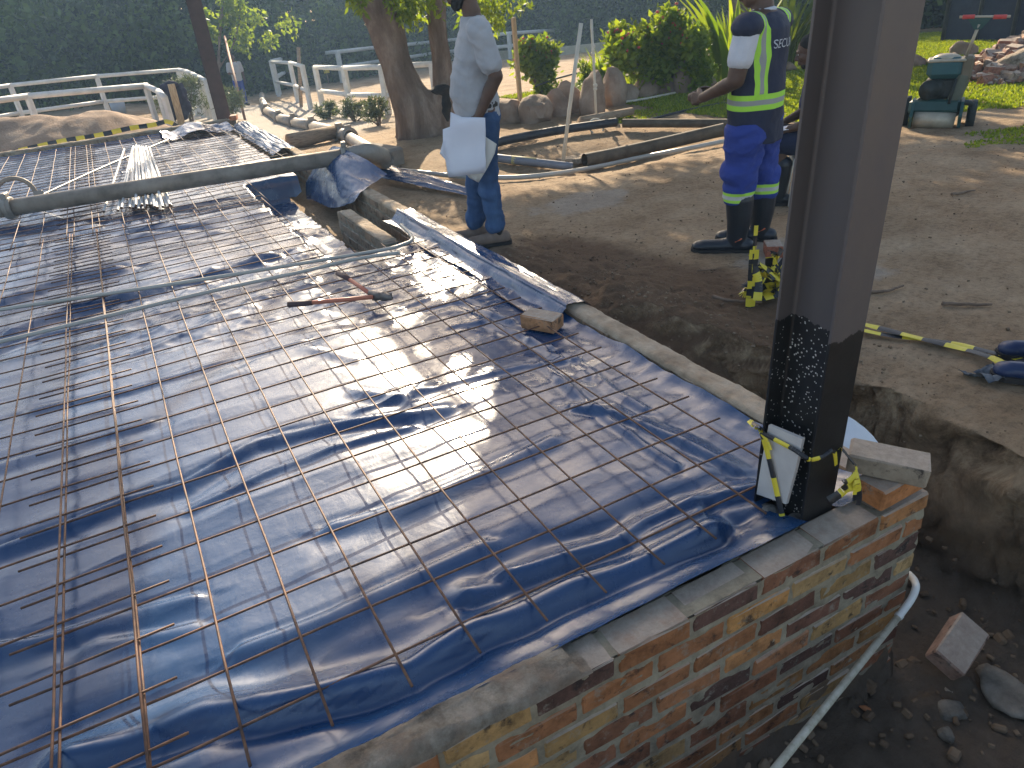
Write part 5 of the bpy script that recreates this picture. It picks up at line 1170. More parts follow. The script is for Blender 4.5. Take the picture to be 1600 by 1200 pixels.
# ================================================================== PEOPLE
MSKIN = pm('brown_skin', [(.060, .030, .019), (.10, .052, .033), (.13, .068, .044)], 7, .52, .12, 120, .001, 0, .4)
MHAIR = pm('black_hair', [(.008, .007, .007), (.02, .018, .017)], 60, .9, .8, 220, .004)
MEYE = pm('eye_white', [(.45, .42, .38)], 5, .3)
def V(*a): return Vector(a)
def hand(mb, w, d, n, s, curl=.5, sc=1., spread=.0):
    """w wrist, d along the hand, n back-of-hand normal, s towards the thumb"""
    d = d.normalized(); n = n.normalized(); s = s.normalized()
    for k in range(4):
        o = (1.5 - k) * .0195 * sc; b = w + d * (.088 - .006 * abs(k - 1.2)) * sc + s * o
        mb.cap(w + s * o * .55 + d * .008, b, .0155 * sc, .0115 * sc, 10)
        L_ = (.044, .048, .045, .036)[k] * sc; a = curl * (.55 + .08 * k); dd = (d + s * (1.5 - k) * spread).normalized(); p = b
        for j in range(3):
            a2 = a * (j + .6); q = p + (dd * math.cos(a2) - n * math.sin(a2)) * L_ * (1, .7, .55)[j]; mb.cap(p, q, (.0098 - .0012 * j) * sc, (.0088 - .0012 * j) * sc, 8); p = q
    b = w + d * .022 * sc + s * .024 * sc; m1 = b + (d * .62 + s * .62 - n * .35).normalized() * .042 * sc; m2 = m1 + (d * .85 + s * .1 - n * .45).normalized() * .03 * sc; m3 = m2 + (d * .8 - s * .15 - n * .6).normalized() * .024 * sc
    mb.cap(w + s * .008, b, .017 * sc, .0155 * sc, 10); mb.cap(b, m1, .0145 * sc, .0115 * sc, 9); mb.cap(m1, m2, .011 * sc, .0105 * sc, 9); mb.cap(m2, m3, .0105 * sc, .008 * sc, 9)
def head(mb, c, R_, sc=1., beard=False):
    T = lambda x, y, z: c + R_ @ V(x * sc, y * sc, z * sc)
    e = lambda p, r: mb.ell(T(*p), tuple(q * sc for q in r), R_, 18, 12)
    e((-.012, 0, .035), (.098, .076, .088)); e((.010, 0, -.015), (.082, .066, .085)); e((.030, 0, -.068), (.055, .050, .048)); e((.055, 0, -.092), (.026, .026, .022))
    e((.086, 0, .028), (.016, .045, .012)); mb.cap(T(.088, 0, .02), T(.112, 0, -.026), .009 * sc, .0125 * sc, 8)
    for sy in (1, -1):
        e((.100, sy * .013, -.030), (.010, .010, .009)); e((.066, sy * .036, -.018), (.022, .022, .022)); e((.083, sy * .031, .010), (.009, .015, .008))
        e((-.008, sy * .078, -.008), (.018, .009, .032))
    e((.093, 0, -.053), (.010, .025, .0065)); e((.091, 0, -.066), (.010, .021, .007))
def hair(name, c, R_, sc, parent, extra=()):
    mb = MB(); T = lambda x, y, z: c + R_ @ V(x * sc, y * sc, z * sc)
    mb.ell(T(-.020, 0, .050), (.097 * sc, .080 * sc, .082 * sc), R_, 20, 14); mb.ell(T(-.045, 0, .01), (.070 * sc, .074 * sc, .08 * sc), R_, 18, 12)
    for p, r in extra: mb.ell(T(*p), tuple(q * sc for q in r), R_, 14, 10)
    return remesh(mb, name, MHAIR, parent, .006, 1, .006, 40)
def eyes(c, R_, sc, parent):
    for sy in (1, -1):
        mb = MB(); mb.ell(c + R_ @ V(.090 * sc, sy * .030 * sc, .009 * sc), (.006 * sc, .011 * sc, .006 * sc), R_, 10, 6); mb.build('eye', MEYE, parent)
def boot(mb, a, d, L_=.29, hgt=.10, wd=.048, sole=True):
    """a: ankle point on the ground under the shin, d: toe direction (level)"""
    d = V(d[0], d[1], 0).normalized()
    mb.cap(a - d * .055 + V(0, 0, .045), a + d * .06 + V(0, 0, .045), .047, .046, 14); mb.cap(a + d * .05 + V(0, 0, .040), a + d * (L_ - .115) + V(0, 0, .036), .046, .043, 14); mb.ell(a + d * (L_ - .10) + V(0, 0, .036), (.052, .052, .036), None, 16, 10)
    mb.cap(a + V(0, 0, .06), a + V(0, 0, .11), .052, .05, 14)
def soles(mb, a, d, L_=.29):
    d = V(d[0], d[1], 0).normalized(); s = V(-d.y, d.x, 0); pts = []
    for t, w_ in ((-.105, .02), (-.095, .040), (-.05, .048), (.04, .042), (.10, .052), (L_ - .10, .056), (L_ - .065, .045), (L_ - .045, .02)): pts.append((t, w_))
    poly = [(t, w_) for t, w_ in pts] + [(t, -w_) for t, w_ in pts[::-1]]
    R_ = Matrix((d, s, V(0, 0, 1))).transposed(); mb.prism(poly, -.004, .022, R_, a)
MSOLE = pm('dark_sole', [(.015, .014, .014), (.035, .03, .028)], 8, .8)
def torso(mb, lean=0, belly=0., sh=.185, hipz=.93):
    mb.loft([((0, 0, .80), .10, .14), ((0, 0, .90), .115, .165), ((.005 + belly * .5, 0, 1.0), .105 + belly, .155), ((.005 + belly * .4, 0, 1.12), .10 + belly * .7, .148), ((0, 0, 1.25), .108, .158), ((-.005, 0, 1.36), .105, .165), ((-.01, 0, 1.43), .075, .13), ((-.005, 0, 1.48), .055, .065)], 22)
    mb.cap(V(-.005, 0, 1.42), V(.012, 0, 1.56), .06, .054)
    for sy in (1, -1): mb.cap(V(-.005, sy * .08, 1.41), V(-.005, sy * sh, 1.395), .062, .058)
# ---------------------------------------------------------------- the man with the papers
p1 = gpt(773, 380, .02); kz = (zat(722, 28, p1) - p1.z) / 1.47
man = thing('person', 'man in pale grey T-shirt, blue jeans and tan boots holding a sheaf of papers', 'person', tuple(p1 + V(0, .0, 0)), math.radians(161)); man.scale = (kz, kz, kz)
sA = V(-.01, .19, 1.395); eA = V(-.085, .245, 1.13); wA = V(.045, .215, .905); sB = V(-.01, -.19, 1.395); eB = V(-.02, -.24, 1.11); wB = V(.03, -.21, .90)
hc = V(.078, 0, 1.655); HR = Matrix.Rotation(.42, 3, 'Y') @ Matrix.Rotation(.15, 3, 'Z')
fL, fR = V(-.01, .085, 0), V(.11, -.07, .0)
mb = MB(); torso(mb, belly=.025); head(mb, hc, HR); mb.limb([sA, eA, wA], [.055, .046, .030]); mb.cap(eA.lerp(wA, .25), eA.lerp(wA, .45), .045, .042)
mb.limb([sB, eB, wB], [.055, .044, .028]); mb.cap(V(0, 0, 1.5), hc + HR @ V(-.02, 0, -.05), .058, .055)
hdir = V(.55, -.12, -.82); hand(mb, wA + hdir.normalized() * .01, hdir, V(.0, 1, -.15), V(.82, .0, .5), .95); hand(mb, wB, V(.2, 0, -1), V(0, -1, 0), V(1, 0, 0), .6)
for f, h in ((fL, V(0, .09, .92)), (fR, V(0, -.09, .92))): mb.limb([h, V((f.x + h.x) / 2 + .03, f.y, .50), f + V(0, 0, .09)], [.085, .055, .036])
remesh(mb, 'body', MSKIN, man, .0065, 2)
MHR = hair('hair', hc, HR, 1., man, [((.035, 0, -.078), (.058, .054, .046)), ((.062, 0, -.10), (.034, .036, .030)), ((.0, .055, -.05), (.035, .018, .05)), ((.0, -.055, -.05), (.035, .018, .05))]); eyes(hc, HR, 1., man)
MTEE = pm('grey_tshirt', [(.33, .33, .34), (.41, .41, .42)], 9, .92, .35, 26, .008, 0, .2, None, 0, .2)
mb = MB(); mb.loft([((.015, 0, .865), .142, .178), ((.03, 0, .92), .152, .186), ((.045, 0, 1.02), .158, .184), ((.035, 0, 1.14), .146, .178), ((.015, 0, 1.26), .132, .182), ((-.005, 0, 1.37), .118, .182), ((-.01, 0, 1.43), .092, .150), ((-.005, 0, 1.475), .067, .080)], 26)
mb.limb([sA + V(0, -.09, .005), sA + V(0, .005, 0), sA.lerp(eA, .72)], [.078, .080, .083]); mb.limb([sB + V(0, .09, .005), sB, sB.lerp(eB, .72)], [.078, .080, .082])
remesh(mb, 'tshirt', MTEE, man, .008, 2, .034, 8, (1.5, .6, 1.6))
MDEN = pm('blue_denim', [(.02, .042, .09), (.04, .08, .17), (.07, .13, .25)], 5, .9, .4, 200, .001, 0, .2, (1, 1, .4))
mb = MB(); mb.loft([((0, 0, .80), .112, .165), ((0, 0, .86), .125, .178), ((.005, 0, .93), .126, .175), ((.01, 0, .955), .122, .168)], 24)
for f, h in ((fL, V(0, .088, .86)), (fR, V(0, -.088, .86))):
    mb.limb([h, V((f.x + h.x) / 2 + .02, f.y * .98, .50), f + V(.0, 0, .17)], [.108, .078, .070], 18); mb.cap(f + V(0, 0, .19), f + V(.01, 0, .135), .071, .068, 16)
remesh(mb, 'jeans', MDEN, man, .008, 1, .034, 9, (1, 1, 1.8))
mb = MB(); mb.ring((.01, 0, .952), (0, 0, 1), .10, .10, .03); mb = MB(); mb.loft([((.01, 0, .935), .128, .177), ((.012, 0, .968), .127, .175)], 26); mb.build('belt', MSOLE, man)
MTAN = pm('tan_suede', [(.17, .115, .085), (.26, .19, .145)], 9, .9, .3, 90, .002)
for f in (fL, fR):
    mb = MB(); boot(mb, f, (1, .02 if f is fL else -.1), .285); bo = remesh(mb, 'boot', MTAN, man, .006, 2); mb = MB(); soles(mb, f, (1, .02 if f is fL else -.1), .285); mb.build('sole', MSOLE, bo)
    mb = MB(); mb.ell(f + V(-.015, .047 if f is fL else -.047, .115), (.026, .010, .040), None, 12, 8); mb.build('elastic', MSOLE, bo)
# papers hanging from his left hand
MPAP = pm('paper', [(.66, .66, .72), (.74, .74, .79)], 3, .75, .15, 16, .006)
MPAP2 = pm('cream_paper', [(.58, .55, .50), (.66, .63, .57)], 3, .75, .15, 16, .006)
hand_w = Vector(man.location) + Matrix.Rotation(math.radians(161), 3, 'Z') @ (V(.10, .235, .82) * kz)
hd = math.hypot(hand_w.x - CAMP[0], hand_w.y - CAMP[1])
def hp_(u, v_, off=0.):
    d = _ray(u, v_); return Vector(CAMP + d * (hd + off) / math.hypot(d[0], d[1]))
pap = thing('papers', 'sheaf of white and cream papers hanging from the man\'s left hand', 'papers', tuple(hp_(735, 210)))
for k, (pts, off, mm) in enumerate((([(704, 175), (722, 183), (758, 184), (758, 192), (759, 267), (757, 270), (701, 277), (700, 254), (687, 240), (692, 222), (692, 202), (703, 198)], .0, MPAP), ([(735, 186), (756, 212), (776, 225), (773, 240), (762, 262), (748, 285), (733, 277), (720, 260)], .035, MPAP2), ([(706, 178), (724, 184), (745, 182), (754, 185), (757, 262), (705, 270)], .018, MPAP))):
    bm = bmesh.new(); vs = [bm.verts.new(hp_(u, v_, off + .012 * math.sin(u * .13 + v_ * .07)) - Vector(pap.location)) for u, v_ in pts]; f = bm.faces.new(vs); bmesh.ops.triangulate(bm, faces=[f]); bmesh.ops.subdivide_edges(bm, edges=bm.edges, cuts=4, use_grid_fill=True)
    vd = Vector(CAMP) - Vector(pap.location); vd.normalize()
    for q in bm.verts: q.co += vd * .010 * math.sin(q.co.z * 24 + k) * math.cos((q.co.x + q.co.y) * 16)
    me = bpy.data.meshes.new('sheet'); bm.to_mesh(me); bm.free(); me.polygons.foreach_set('use_smooth', [True] * len(me.polygons)); o = link('sheet', me, mm, pap); so2 = o.modifiers.new('s', 'SOLIDIFY'); so2.thickness = .003
# ---------------------------------------------------------------- the security guard
MNAV = pm('navy_cloth', [(.008, .012, .035), (.014, .02, .055)], 8, .9, .3, 90, .002)
m, nt_, b = newmat('reflective_vest'); v = coords(nt_); sp = _n(nt_, 'ShaderNodeSeparateXYZ'); nt_.links.new(v, sp.inputs[0]); X_, Y_, Z_ = sp.outputs
absd = lambda s, c: mth(nt_, 'ABSOLUTE', mth(nt_, 'SUBTRACT', s, c))
zb = mth(nt_, 'ADD', Z_, mth(nt_, 'MULTIPLY', Y_, .02))
band = absd(zb, .975); ya = mth(nt_, 'ABSOLUTE', Y_); vert = absd(ya, mth(nt_, 'ADD', .138, mth(nt_, 'MULTIPLY', mth(nt_, 'SUBTRACT', Z_, 1.2), .02)))
above = mth(nt_, 'GREATER_THAN', Z_, .99)
yel = mth(nt_, 'MAXIMUM', mth(nt_, 'LESS_THAN', band, .046), mth(nt_, 'MULTIPLY', mth(nt_, 'LESS_THAN', vert, .028), above))
gry = mth(nt_, 'MAXIMUM', mth(nt_, 'LESS_THAN', band, .015), mth(nt_, 'MULTIPLY', mth(nt_, 'LESS_THAN', vert, .010), mth(nt_, 'GREATER_THAN', Z_, 1.02)))
c = mix(nt_, yel, (.010, .014, .042), (.42, .78, .06)); c = mix(nt_, gry, c, (.34, .34, .32)); nt_.links.new(c, b.inputs['Base Color']); b.inputs['Roughness'].default_value = .75
bump(nt_, b, noise(nt_, 14, 5, .6, v), .5, .02); MVEST = m
def bandmat(name, base, z0, hw=.032):
    m, nt_, b = newmat(name); v = coords(nt_); sp = _n(nt_, 'ShaderNodeSeparateXYZ'); nt_.links.new(v, sp.inputs[0])
    d_ = mth(nt_, 'ABSOLUTE', mth(nt_, 'SUBTRACT', sp.outputs[2], z0)); c = mix(nt_, mth(nt_, 'LESS_THAN', d_, hw), base, (.42, .75, .08)); c = mix(nt_, mth(nt_, 'LESS_THAN', d_, hw * .38), c, (.5, .5, .47)); nt_.links.new(c, b.inputs['Base Color']); b.inputs['Roughness'].default_value = .85; bump(nt_, b, noise(nt_, 11, 5, .6, v), .5, .03); return m
MBLU = bandmat('royal_blue_overall', (.020, .045, .26), .385)
MWSH = pm('white_shirt', [(.55, .55, .58), (.66, .66, .69)], 8, .9, .3, 30, .006)
MRUB = pm('rubber_boot', [(.006, .009, .014), (.014, .018, .028)], 7, .38, .1, 30, .003, 0, .5)
p2 = gpt(1166, 385); kz2 = (zat(1180, 20, p2) - p2.z) / 1.46
az2 = math.radians(112)
gd = thing('person', 'security guard in navy reflective vest, blue trousers and black rubber boots', 'person', tuple(p2), az2); gd.scale = (kz2 * 1.18, kz2 * 1.18, kz2)
sA = V(-.01, .195, 1.395); eA = V(.02, .235, 1.11); wA = V(.235, .15, 1.00); sB = V(-.01, -.195, 1.395); eB = V(.04, -.24, 1.12); wB = V(.25, -.03, 1.00)
hc = V(.03, .01, 1.615); HR = Matrix.Rotation(.45, 3, 'Z') @ Matrix.Rotation(.18, 3, 'Y')
fL, fR = V(.02, .10, 0), V(-.02, -.13, 0); tdir = (math.cos(.42), math.sin(.42))
mb = MB(); torso(mb); head(mb, hc, HR, 1.02); mb.limb([sA, eA, wA], [.056, .045, .031]); mb.limb([sB, eB, wB], [.056, .045, .031]); mb.cap(eA.lerp(wA, .2), eA.lerp(wA, .4), .044, .042)
hand(mb, wA, V(.85, -.35, -.15), V(.3, .9, .3), V(.1, -.2, 1), 1.2); hand(mb, wB, V(.8, .45, -.1), V(.3, -.9, .3), V(.1, .2, 1), 1.2)
for f, h in ((fL, V(0, .09, .92)), (fR, V(0, -.09, .92))): mb.limb([h, V((f.x + h.x) / 2 + .02, f.y, .50), f + V(0, 0, .09)], [.085, .055, .036])
remesh(mb, 'body', MSKIN, gd, .0065, 2); hair('hair', hc, HR, 1.02, gd); eyes(hc, HR, 1.02, gd)
mb = MB(); mb.loft([((0, 0, .715), .135, .185), ((0, 0, .80), .140, .190), ((.005, 0, .92), .142, .188), ((.01, 0, 1.03), .138, .182), ((.005, 0, 1.15), .134, .180), ((0, 0, 1.28), .134, .186), ((-.01, 0, 1.38), .118, .190), ((-.012, 0, 1.435), .088, .150), ((-.008, 0, 1.465), .066, .085)], 28)
for s_, sg in ((sA, 1), (sB, -1)): mb.cap(s_ + V(0, -.07 * sg, .0), s_ + V(0, .005 * sg, .0), .080, .076)
vest = remesh(mb, 'vest', MVEST, gd, .0075, 2, .036, 6, (1, 1, .9))
mb = MB()
for s_, e_, sg in ((sA, eA, 1), (sB, eB, -1)): mb.limb([s_ + V(0, -.04 * sg, -.01), s_ + V(0, .0, -.01), s_.lerp(e_, .60)], [.062, .064, .068])
mb.ell((-.005, 0, 1.475), (.066, .07, .022)); remesh(mb, 'shirt', MWSH, gd, .007, 2, .012, 8)
mb = MB(); mb.loft([((0, 0, .74), .125, .175), ((0, 0, .90), .125, .175)], 24)
for f, h in ((fL, V(0, .09, .80)), (fR, V(0, -.09, .80))): mb.limb([h, V((f.x + h.x) / 2 + .015, f.y, .52), f + V(0, 0, .44)], [.112, .098, .094], 18); mb.cap(f + V(0, 0, .44), f + V(0, 0, .375), .095, .088, 18)
tr = remesh(mb, 'trousers', MBLU, gd, .0075, 1, .050, 7, (1, 1, 1.6)); tr['label'] = 'blue trousers with a reflective band above the boots'
MORN = pm('boot_badge', [(.6, .14, .05)], 5, .6)
for f in (fL, fR):
    mb = MB(); boot(mb, f, tdir, .30); mb.limb([f + V(0, 0, .08), f + V(-.008, 0, .22), f + V(-.004, 0, .36)], [.055, .068, .078], 18); bo = remesh(mb, 'rubber_boot', MRUB, gd, .0065, 2)
    mb = MB(); soles(mb, f, tdir, .30); mb.build('sole', MSOLE, bo)
    mb = MB(); sd = V(-tdir[1], tdir[0], 0); td = V(tdir[0], tdir[1], 0); mb.cap(f + sd * .050 + V(0, 0, .085) + td * .005, f + sd * .050 + V(0, 0, .105) - td * .025, .006, .006, 8); mb.build('badge', MORN, bo)
def text_on(txt, size, org, right, up, nrm, m_, parent, target=None, name='lettering', off=.004, extr=.0006):
    cu = bpy.data.curves.new('t', 'FONT'); cu.body = txt; cu.size = size; cu.align_x = 'CENTER'; cu.align_y = 'CENTER'; cu.resolution_u = 3
    o = bpy.data.objects.new('t', cu); COL.objects.link(o); dg = bpy.context.evaluated_depsgraph_get(); me = bpy.data.meshes.new_from_object(o.evaluated_get(dg)); bpy.data.objects.remove(o)
    bm = bmesh.new(); bm.from_mesh(me); bmesh.ops.triangulate(bm, faces=bm.faces); bmesh.ops.subdivide_edges(bm, edges=[e for e in bm.edges if e.calc_length() > size * .18], cuts=1)
    bv = None
    if target: bv = BVHTree.FromPolygons([v_.co for v_ in target.data.vertices], [p.vertices for p in target.data.polygons])
    for q in bm.verts:
        w_ = org + right * q.co.x + up * q.co.y
        if bv:
            h = bv.ray_cast(w_ + nrm * .3, -nrm); w_ = h[0] + nrm * off if h[0] else w_
        q.co = w_
    me2 = bpy.data.meshes.new(name); bm.to_mesh(me2); bm.free(); return link(name, me2, m_, parent)
MLET = pm('letter_grey', [(.52, .54, .58)], 5, .7)
text_on('SECURITY', .058, V(-.15, -.010, 1.29), V(0, -1, 0) * .90, V(0, 0, 1) * 1.2, V(-1, 0, 0), MLET, gd, vest)
for (y_, z_, r_) in () and ((.115, .86, .010), (.118, .845, .006), (.112, .835, .007), (.108, .825, .011), (.120, .83, .006)): mb.ell((-.065 - .06 * (y_ < .11), y_ + .05, z_), (.012, .006, r_), None, 8, 6)
# ---------------------------------------------------------------- seated man behind the column
p3 = gpt(1212, 312); az3 = math.radians(138)
MDKT = pm('slate_tshirt', [(.035, .04, .075), (.06, .065, .11)], 8, .9, .3, 30, .005)
k3 = .97
st = thing('person', 'man in a slate T-shirt and dark shorts sitting behind the near column, holding paper', 'person', tuple(p3 + Matrix.Rotation(az3, 3, 'Z') @ V(-.33, 0, 0)), az3); st.scale = (k3,) * 3
def seat_pt(v_): return V(v_.x, v_.y, v_.z)
dz = -.44
sA = V(.09, .19, 1.395 + dz); eA = V(.13, .25, 1.12 + dz); wA = V(.30, .20, 1.06 + dz); sB = V(.09, -.19, 1.395 + dz); eB = V(.14, -.25, 1.12 + dz); wB = V(.30, -.12, 1.07 + dz)
hc = V(.18, 0, 1.60 + dz); HR = Matrix.Rotation(.25, 3, 'Y')
mb = MB(); mb.loft([((-.02, 0, .44), .10, .15), ((0, 0, .52), .12, .168), ((.02, 0, .60), .115, .158), ((.045, 0, .72), .105, .15), ((.075, 0, .86), .108, .158), ((.09, 0, .93), .10, .16), ((.10, 0, .99), .07, .12), ((.11, 0, 1.04), .055, .06)], 22)
mb.cap(V(.11, 0, .98), V(.16, 0, 1.12), .06, .054); head(mb, hc, HR)
for s_, e_, w_, sg in ((sA, eA, wA, 1), (sB, eB, wB, -1)): mb.cap(V(.09, sg * .08, s_.z), s_, .06, .056); mb.limb([s_, e_, w_], [.055, .045, .030])
hand(mb, wA, V(.8, -.3, -.35), V(.3, .3, .9), V(.2, -.95, 0), .8); hand(mb, wB, V(.8, .3, -.3), V(.3, -.3, .9), V(.2, .95, 0), .8)
fts = (V(.33, .15, 0), V(.37, -.16, 0))
for f, sg in ((fts[0], 1), (fts[1], -1)): mb.limb([V(0, sg * .09, .50), V(.36, sg * .15, .50), f + V(0, 0, .09)], [.095, .062, .038])
remesh(mb, 'body', MSKIN, st, .0065, 2); hair('hair', hc, HR, 1., st, [((.035, 0, -.085), (.05, .05, .035))]); eyes(hc, HR, 1., st)
mb = MB(); mb.loft([((-.01, 0, .47), .13, .178), ((.01, 0, .56), .14, .182), ((.03, 0, .66), .132, .176), ((.055, 0, .78), .126, .176), ((.08, 0, .89), .124, .182), ((.09, 0, .96), .105, .17), ((.105, 0, 1.03), .067, .085)], 26)
for s_, e_, sg in ((sA, eA, 1), (sB, eB, -1)): mb.limb([s_ + V(0, -.06 * sg, 0), s_, s_.lerp(e_, .8)], [.078, .078, .078])
ts = remesh(mb, 'tshirt', MDKT, st, .008, 2, .02, 7)
MRD = pm('print_red', [(.55, .08, .10)], 4, .8); MWH = pm('print_white', [(.65, .66, .70)], 4, .8); MBL = pm('print_blue', [(.05, .22, .60)], 4, .8)
nA = V(.75, .66, 0).normalized(); rA = V(-nA.y, nA.x, 0) * 1.0
text_on('NCI', .085, V(.12, .10, .82), rA, V(0, 0, 1), nA, MRD, st, ts); text_on('olic', .10, V(.11, .10, .735), rA, V(0, 0, 1), nA, MWH, st, ts, off=.005)
mb = MB(); 
text_on('-', .20, V(.11, .10, .66), rA * 1.6, V(0, 0, 1) * 2.0, nA, MBL, st, ts, 'print')
mb = MB()
for f, sg in ((fts[0], 1), (fts[1], -1)): mb.limb([V(-.02, sg * .09, .50), V(.34, sg * .15, .505)], [.115, .098], 18)
mb.ell((-.03, 0, .48), (.13, .19, .10), None, 18, 12); remesh(mb, 'shorts', MNAV, st, .008, 2, .02, 7)
for f in fts:
    mb = MB(); boot(mb, f, (1, .1), .29); mb.limb([f + V(0, 0, .08), f + V(-.01, 0, .24), f + V(-.01, 0, .33)], [.054, .066, .073], 18); bo = remesh(mb, 'rubber_boot', MRUB, st, .0065, 2); mb = MB(); soles(mb, f, (1, .1), .29); mb.build('sole', MSOLE, bo)
MCHW = pm('chair_plastic', [(.55, .53, .48), (.62, .60, .55)], 4, .5)
ch = thing('plastic_chair', 'white plastic chair under the seated man', 'chair', tuple(st.location), az3); ch.scale = (k3,) * 3
mb = MB(); mb.box((.0, 0, .375), (.46, .46, .035), None, .012); mb.box((.24, 0, .355), (.02, .46, .06), None, .006); mb.build('seat', MCHW, ch)
mb = MB(); mb.box((-.25, 0, .66), (.03, .44, .42), Matrix.Rotation(-.18, 3, 'Y'), .012); mb.build('backrest', MCHW, ch)
for sx_ in (.21, -.21):
    for sy in (.2, -.2): mb = MB(); mb.tube([(sx_, sy, .37), (sx_ * 1.15, sy * 1.12, 0)], [.026, .02], 8); mb.build('leg', MCHW, ch)
mb = MB(); q = Vector(st.location) + Matrix.Rotation(az3, 3, 'Z') @ (V(.38, .15, .615) * k3); mb.box((0, 0, 0), (.21, .15, .004), Matrix.Rotation(az3, 3, 'Z') @ Matrix.Rotation(.1, 3, 'Y')); o = mb.build('paper_sheet', MPAP); o.location = q; tag(o, 'small white paper on the seated man\'s knee under his hand', 'paper')
# ---------------------------------------------------------------- fourth person: only the boot toes reach into the picture
b1_, b2_ = gpt(1563, 556), gpt(1556, 592)
az4 = math.radians(127); d4 = V(math.cos(az4), math.sin(az4), 0)
root4 = b2_ - d4 * .24
f4 = thing('person', 'person at the right edge of whom only two navy rubber boot toes show', 'person', tuple((root4.x, root4.y, gz(root4.x, root4.y) + .01)), az4)
off2 = Matrix.Rotation(-az4, 3, 'Z') @ (b1_ - d4 * .24 - root4); fa, fb = V(0, 0, 0), V(off2.x, off2.y, 0)
MRB4 = pm('navy_boot', [(.012, .024, .07), (.025, .04, .10)], 5, .35, .1, 30, .002)
hp4 = (fa + fb) / 2 + V(-.03, 0, 0)
def sh4(v_): return v_ + hp4
mb = MB(); torso_mb = MB(); torso(torso_mb)
torso_mb.v = [tuple(Vector(q) + hp4) for q in torso_mb.v]; mb.add(torso_mb.v, torso_mb.f, True)
hc = sh4(V(.02, 0, 1.62)); HR = Matrix.Rotation(.2, 3, 'Y'); head(mb, hc, HR)
for sg in (1, -1):
    s_, e_, w_ = sh4(V(-.01, sg * .19, 1.395)), sh4(V(-.03, sg * .24, 1.10)), sh4(V(.06, sg * .23, .86)); mb.limb([s_, e_, w_], [.055, .045, .03]); hand(mb, w_, V(.25, 0, -1), V(0, sg, 0), V(1, 0, .2), .5)
for f, sg in ((fa, 1), (fb, -1)): 
    sg = 1 if f.y > hp4.y else -1; mb.limb([sh4(V(.02, sg * .09, .92)), V((f.x + hp4.x) / 2 + .02, (f.y + hp4.y + sg * .09) / 2, .5), f + V(0, 0, .09)], [.085, .055, .036])
remesh(mb, 'body', MSKIN, f4, .008, 2); hair('hair', hc, HR, 1., f4)
mb = MB(); S4 = [((0, 0, .84), .13, .18), ((0, 0, 1.0), .13, .175), ((0, 0, 1.2), .13, .178), ((-.005, 0, 1.37), .116, .18), ((-.01, 0, 1.43), .09, .15), ((-.005, 0, 1.47), .066, .08)]
mb.loft([(tuple(Vector(q[0]) + hp4), q[1], q[2]) for q in S4], 24)
for sg in (1, -1): mb.limb([sh4(V(-.01, sg * .13, 1.395)), sh4(V(-.01, sg * .19, 1.395)), sh4(V(-.03, sg * .24, 1.10)), sh4(V(.05, sg * .23, .90))], [.075, .074, .062, .05])
remesh(mb, 'jacket', MNAV, f4, .009, 2, .02, 6)
mb = MB(); mb.loft([(tuple(hp4 + V(0, 0, .80)), .12, .17), (tuple(hp4 + V(0, 0, .93)), .122, .17)], 24)
for f in (fa, fb): sg = 1 if f.y > hp4.y else -1; mb.limb([sh4(V(.0, sg * .09, .84)), V((f.x + hp4.x) / 2 + .01, (f.y + hp4.y + sg * .09) / 2, .5), f + V(0, 0, .32)], [.105, .085, .08], 16)
remesh(mb, 'trousers', pm('plain_blue', [(.02, .04, .2)], 5, .9), f4, .009, 2, .02, 6)
for f, yw in ((fa, -.06), (fb, .03)):
    mb = MB(); boot(mb, f, (1, yw), .31); mb.limb([f + V(0, 0, .08), f + V(-.008, 0, .22), f + V(-.004, 0, .36)], [.056, .068, .078], 18); bo = remesh(mb, 'rubber_boot', MRB4, f4, .0055, 2); mb = MB(); soles(mb, f, (1, yw), .31); mb.build('sole', MSOLE, bo)
# ---------------------------------------------------------------- distant man with the long rod
pf = gnd(381, 165); kf = (zat(376, 81, pf) - pf.z) / 1.76; viewaz = math.atan2(pf.y - CAMP[1], pf.x - CAMP[0])
fm = thing('person', 'distant man in grey T-shirt and blue trousers holding a tall rod on the path', 'person', tuple(pf), viewaz + math.pi + .25); fm.scale = (kf,) * 3
mb = MB(); torso(mb); hc = V(.02, 0, 1.62); HR = Matrix.Rotation(.1, 3, 'Y'); head(mb, hc, HR)
A_ = [V(0, -.19, 1.395), V(.04, -.25, 1.12), V(.24, -.18, 1.10)]; B2 = [V(0, .19, 1.395), V(-.02, .24, 1.10), V(.06, .23, .87)]
mb.limb(A_, [.055, .045, .03]); mb.limb(B2, [.055, .045, .03]); hand(mb, A_[2], V(1, .1, .1), V(0, -1, 0), V(0, 0, 1), 1.3); hand(mb, B2[2], V(.2, 0, -1), V(0, 1, 0), V(1, 0, 0), .5)
for sg in (1, -1): mb.limb([V(0, sg * .09, .92), V(.02, sg * .10, .5), V(0, sg * .10, .09)], [.085, .055, .036])
remesh(mb, 'body', MSKIN, fm, .011, 2); hair('hair', hc, HR, 1., fm)
mb = MB(); mb.loft([((0, 0, .84), .13, .18), ((0, 0, 1.0), .13, .175), ((0, 0, 1.2), .13, .178), ((-.005, 0, 1.37), .116, .18), ((-.01, 0, 1.43), .09, .15), ((-.005, 0, 1.47), .066, .08)], 22)
for q in (A_, B2): mb.limb([q[0] * .7 + V(0, 0, .42), q[0], q[0].lerp(q[1], .75)], [.07, .076, .078])
remesh(mb, 'tshirt', MTEE, fm, .012, 2, .015, 7)
mb = MB(); mb.loft([((0, 0, .80), .12, .17), ((0, 0, .93), .122, .17)], 22)
for sg in (1, -1): mb.limb([V(0, sg * .09, .84), V(.02, sg * .10, .5), V(0, sg * .10, .10)], [.105, .085, .075], 14)
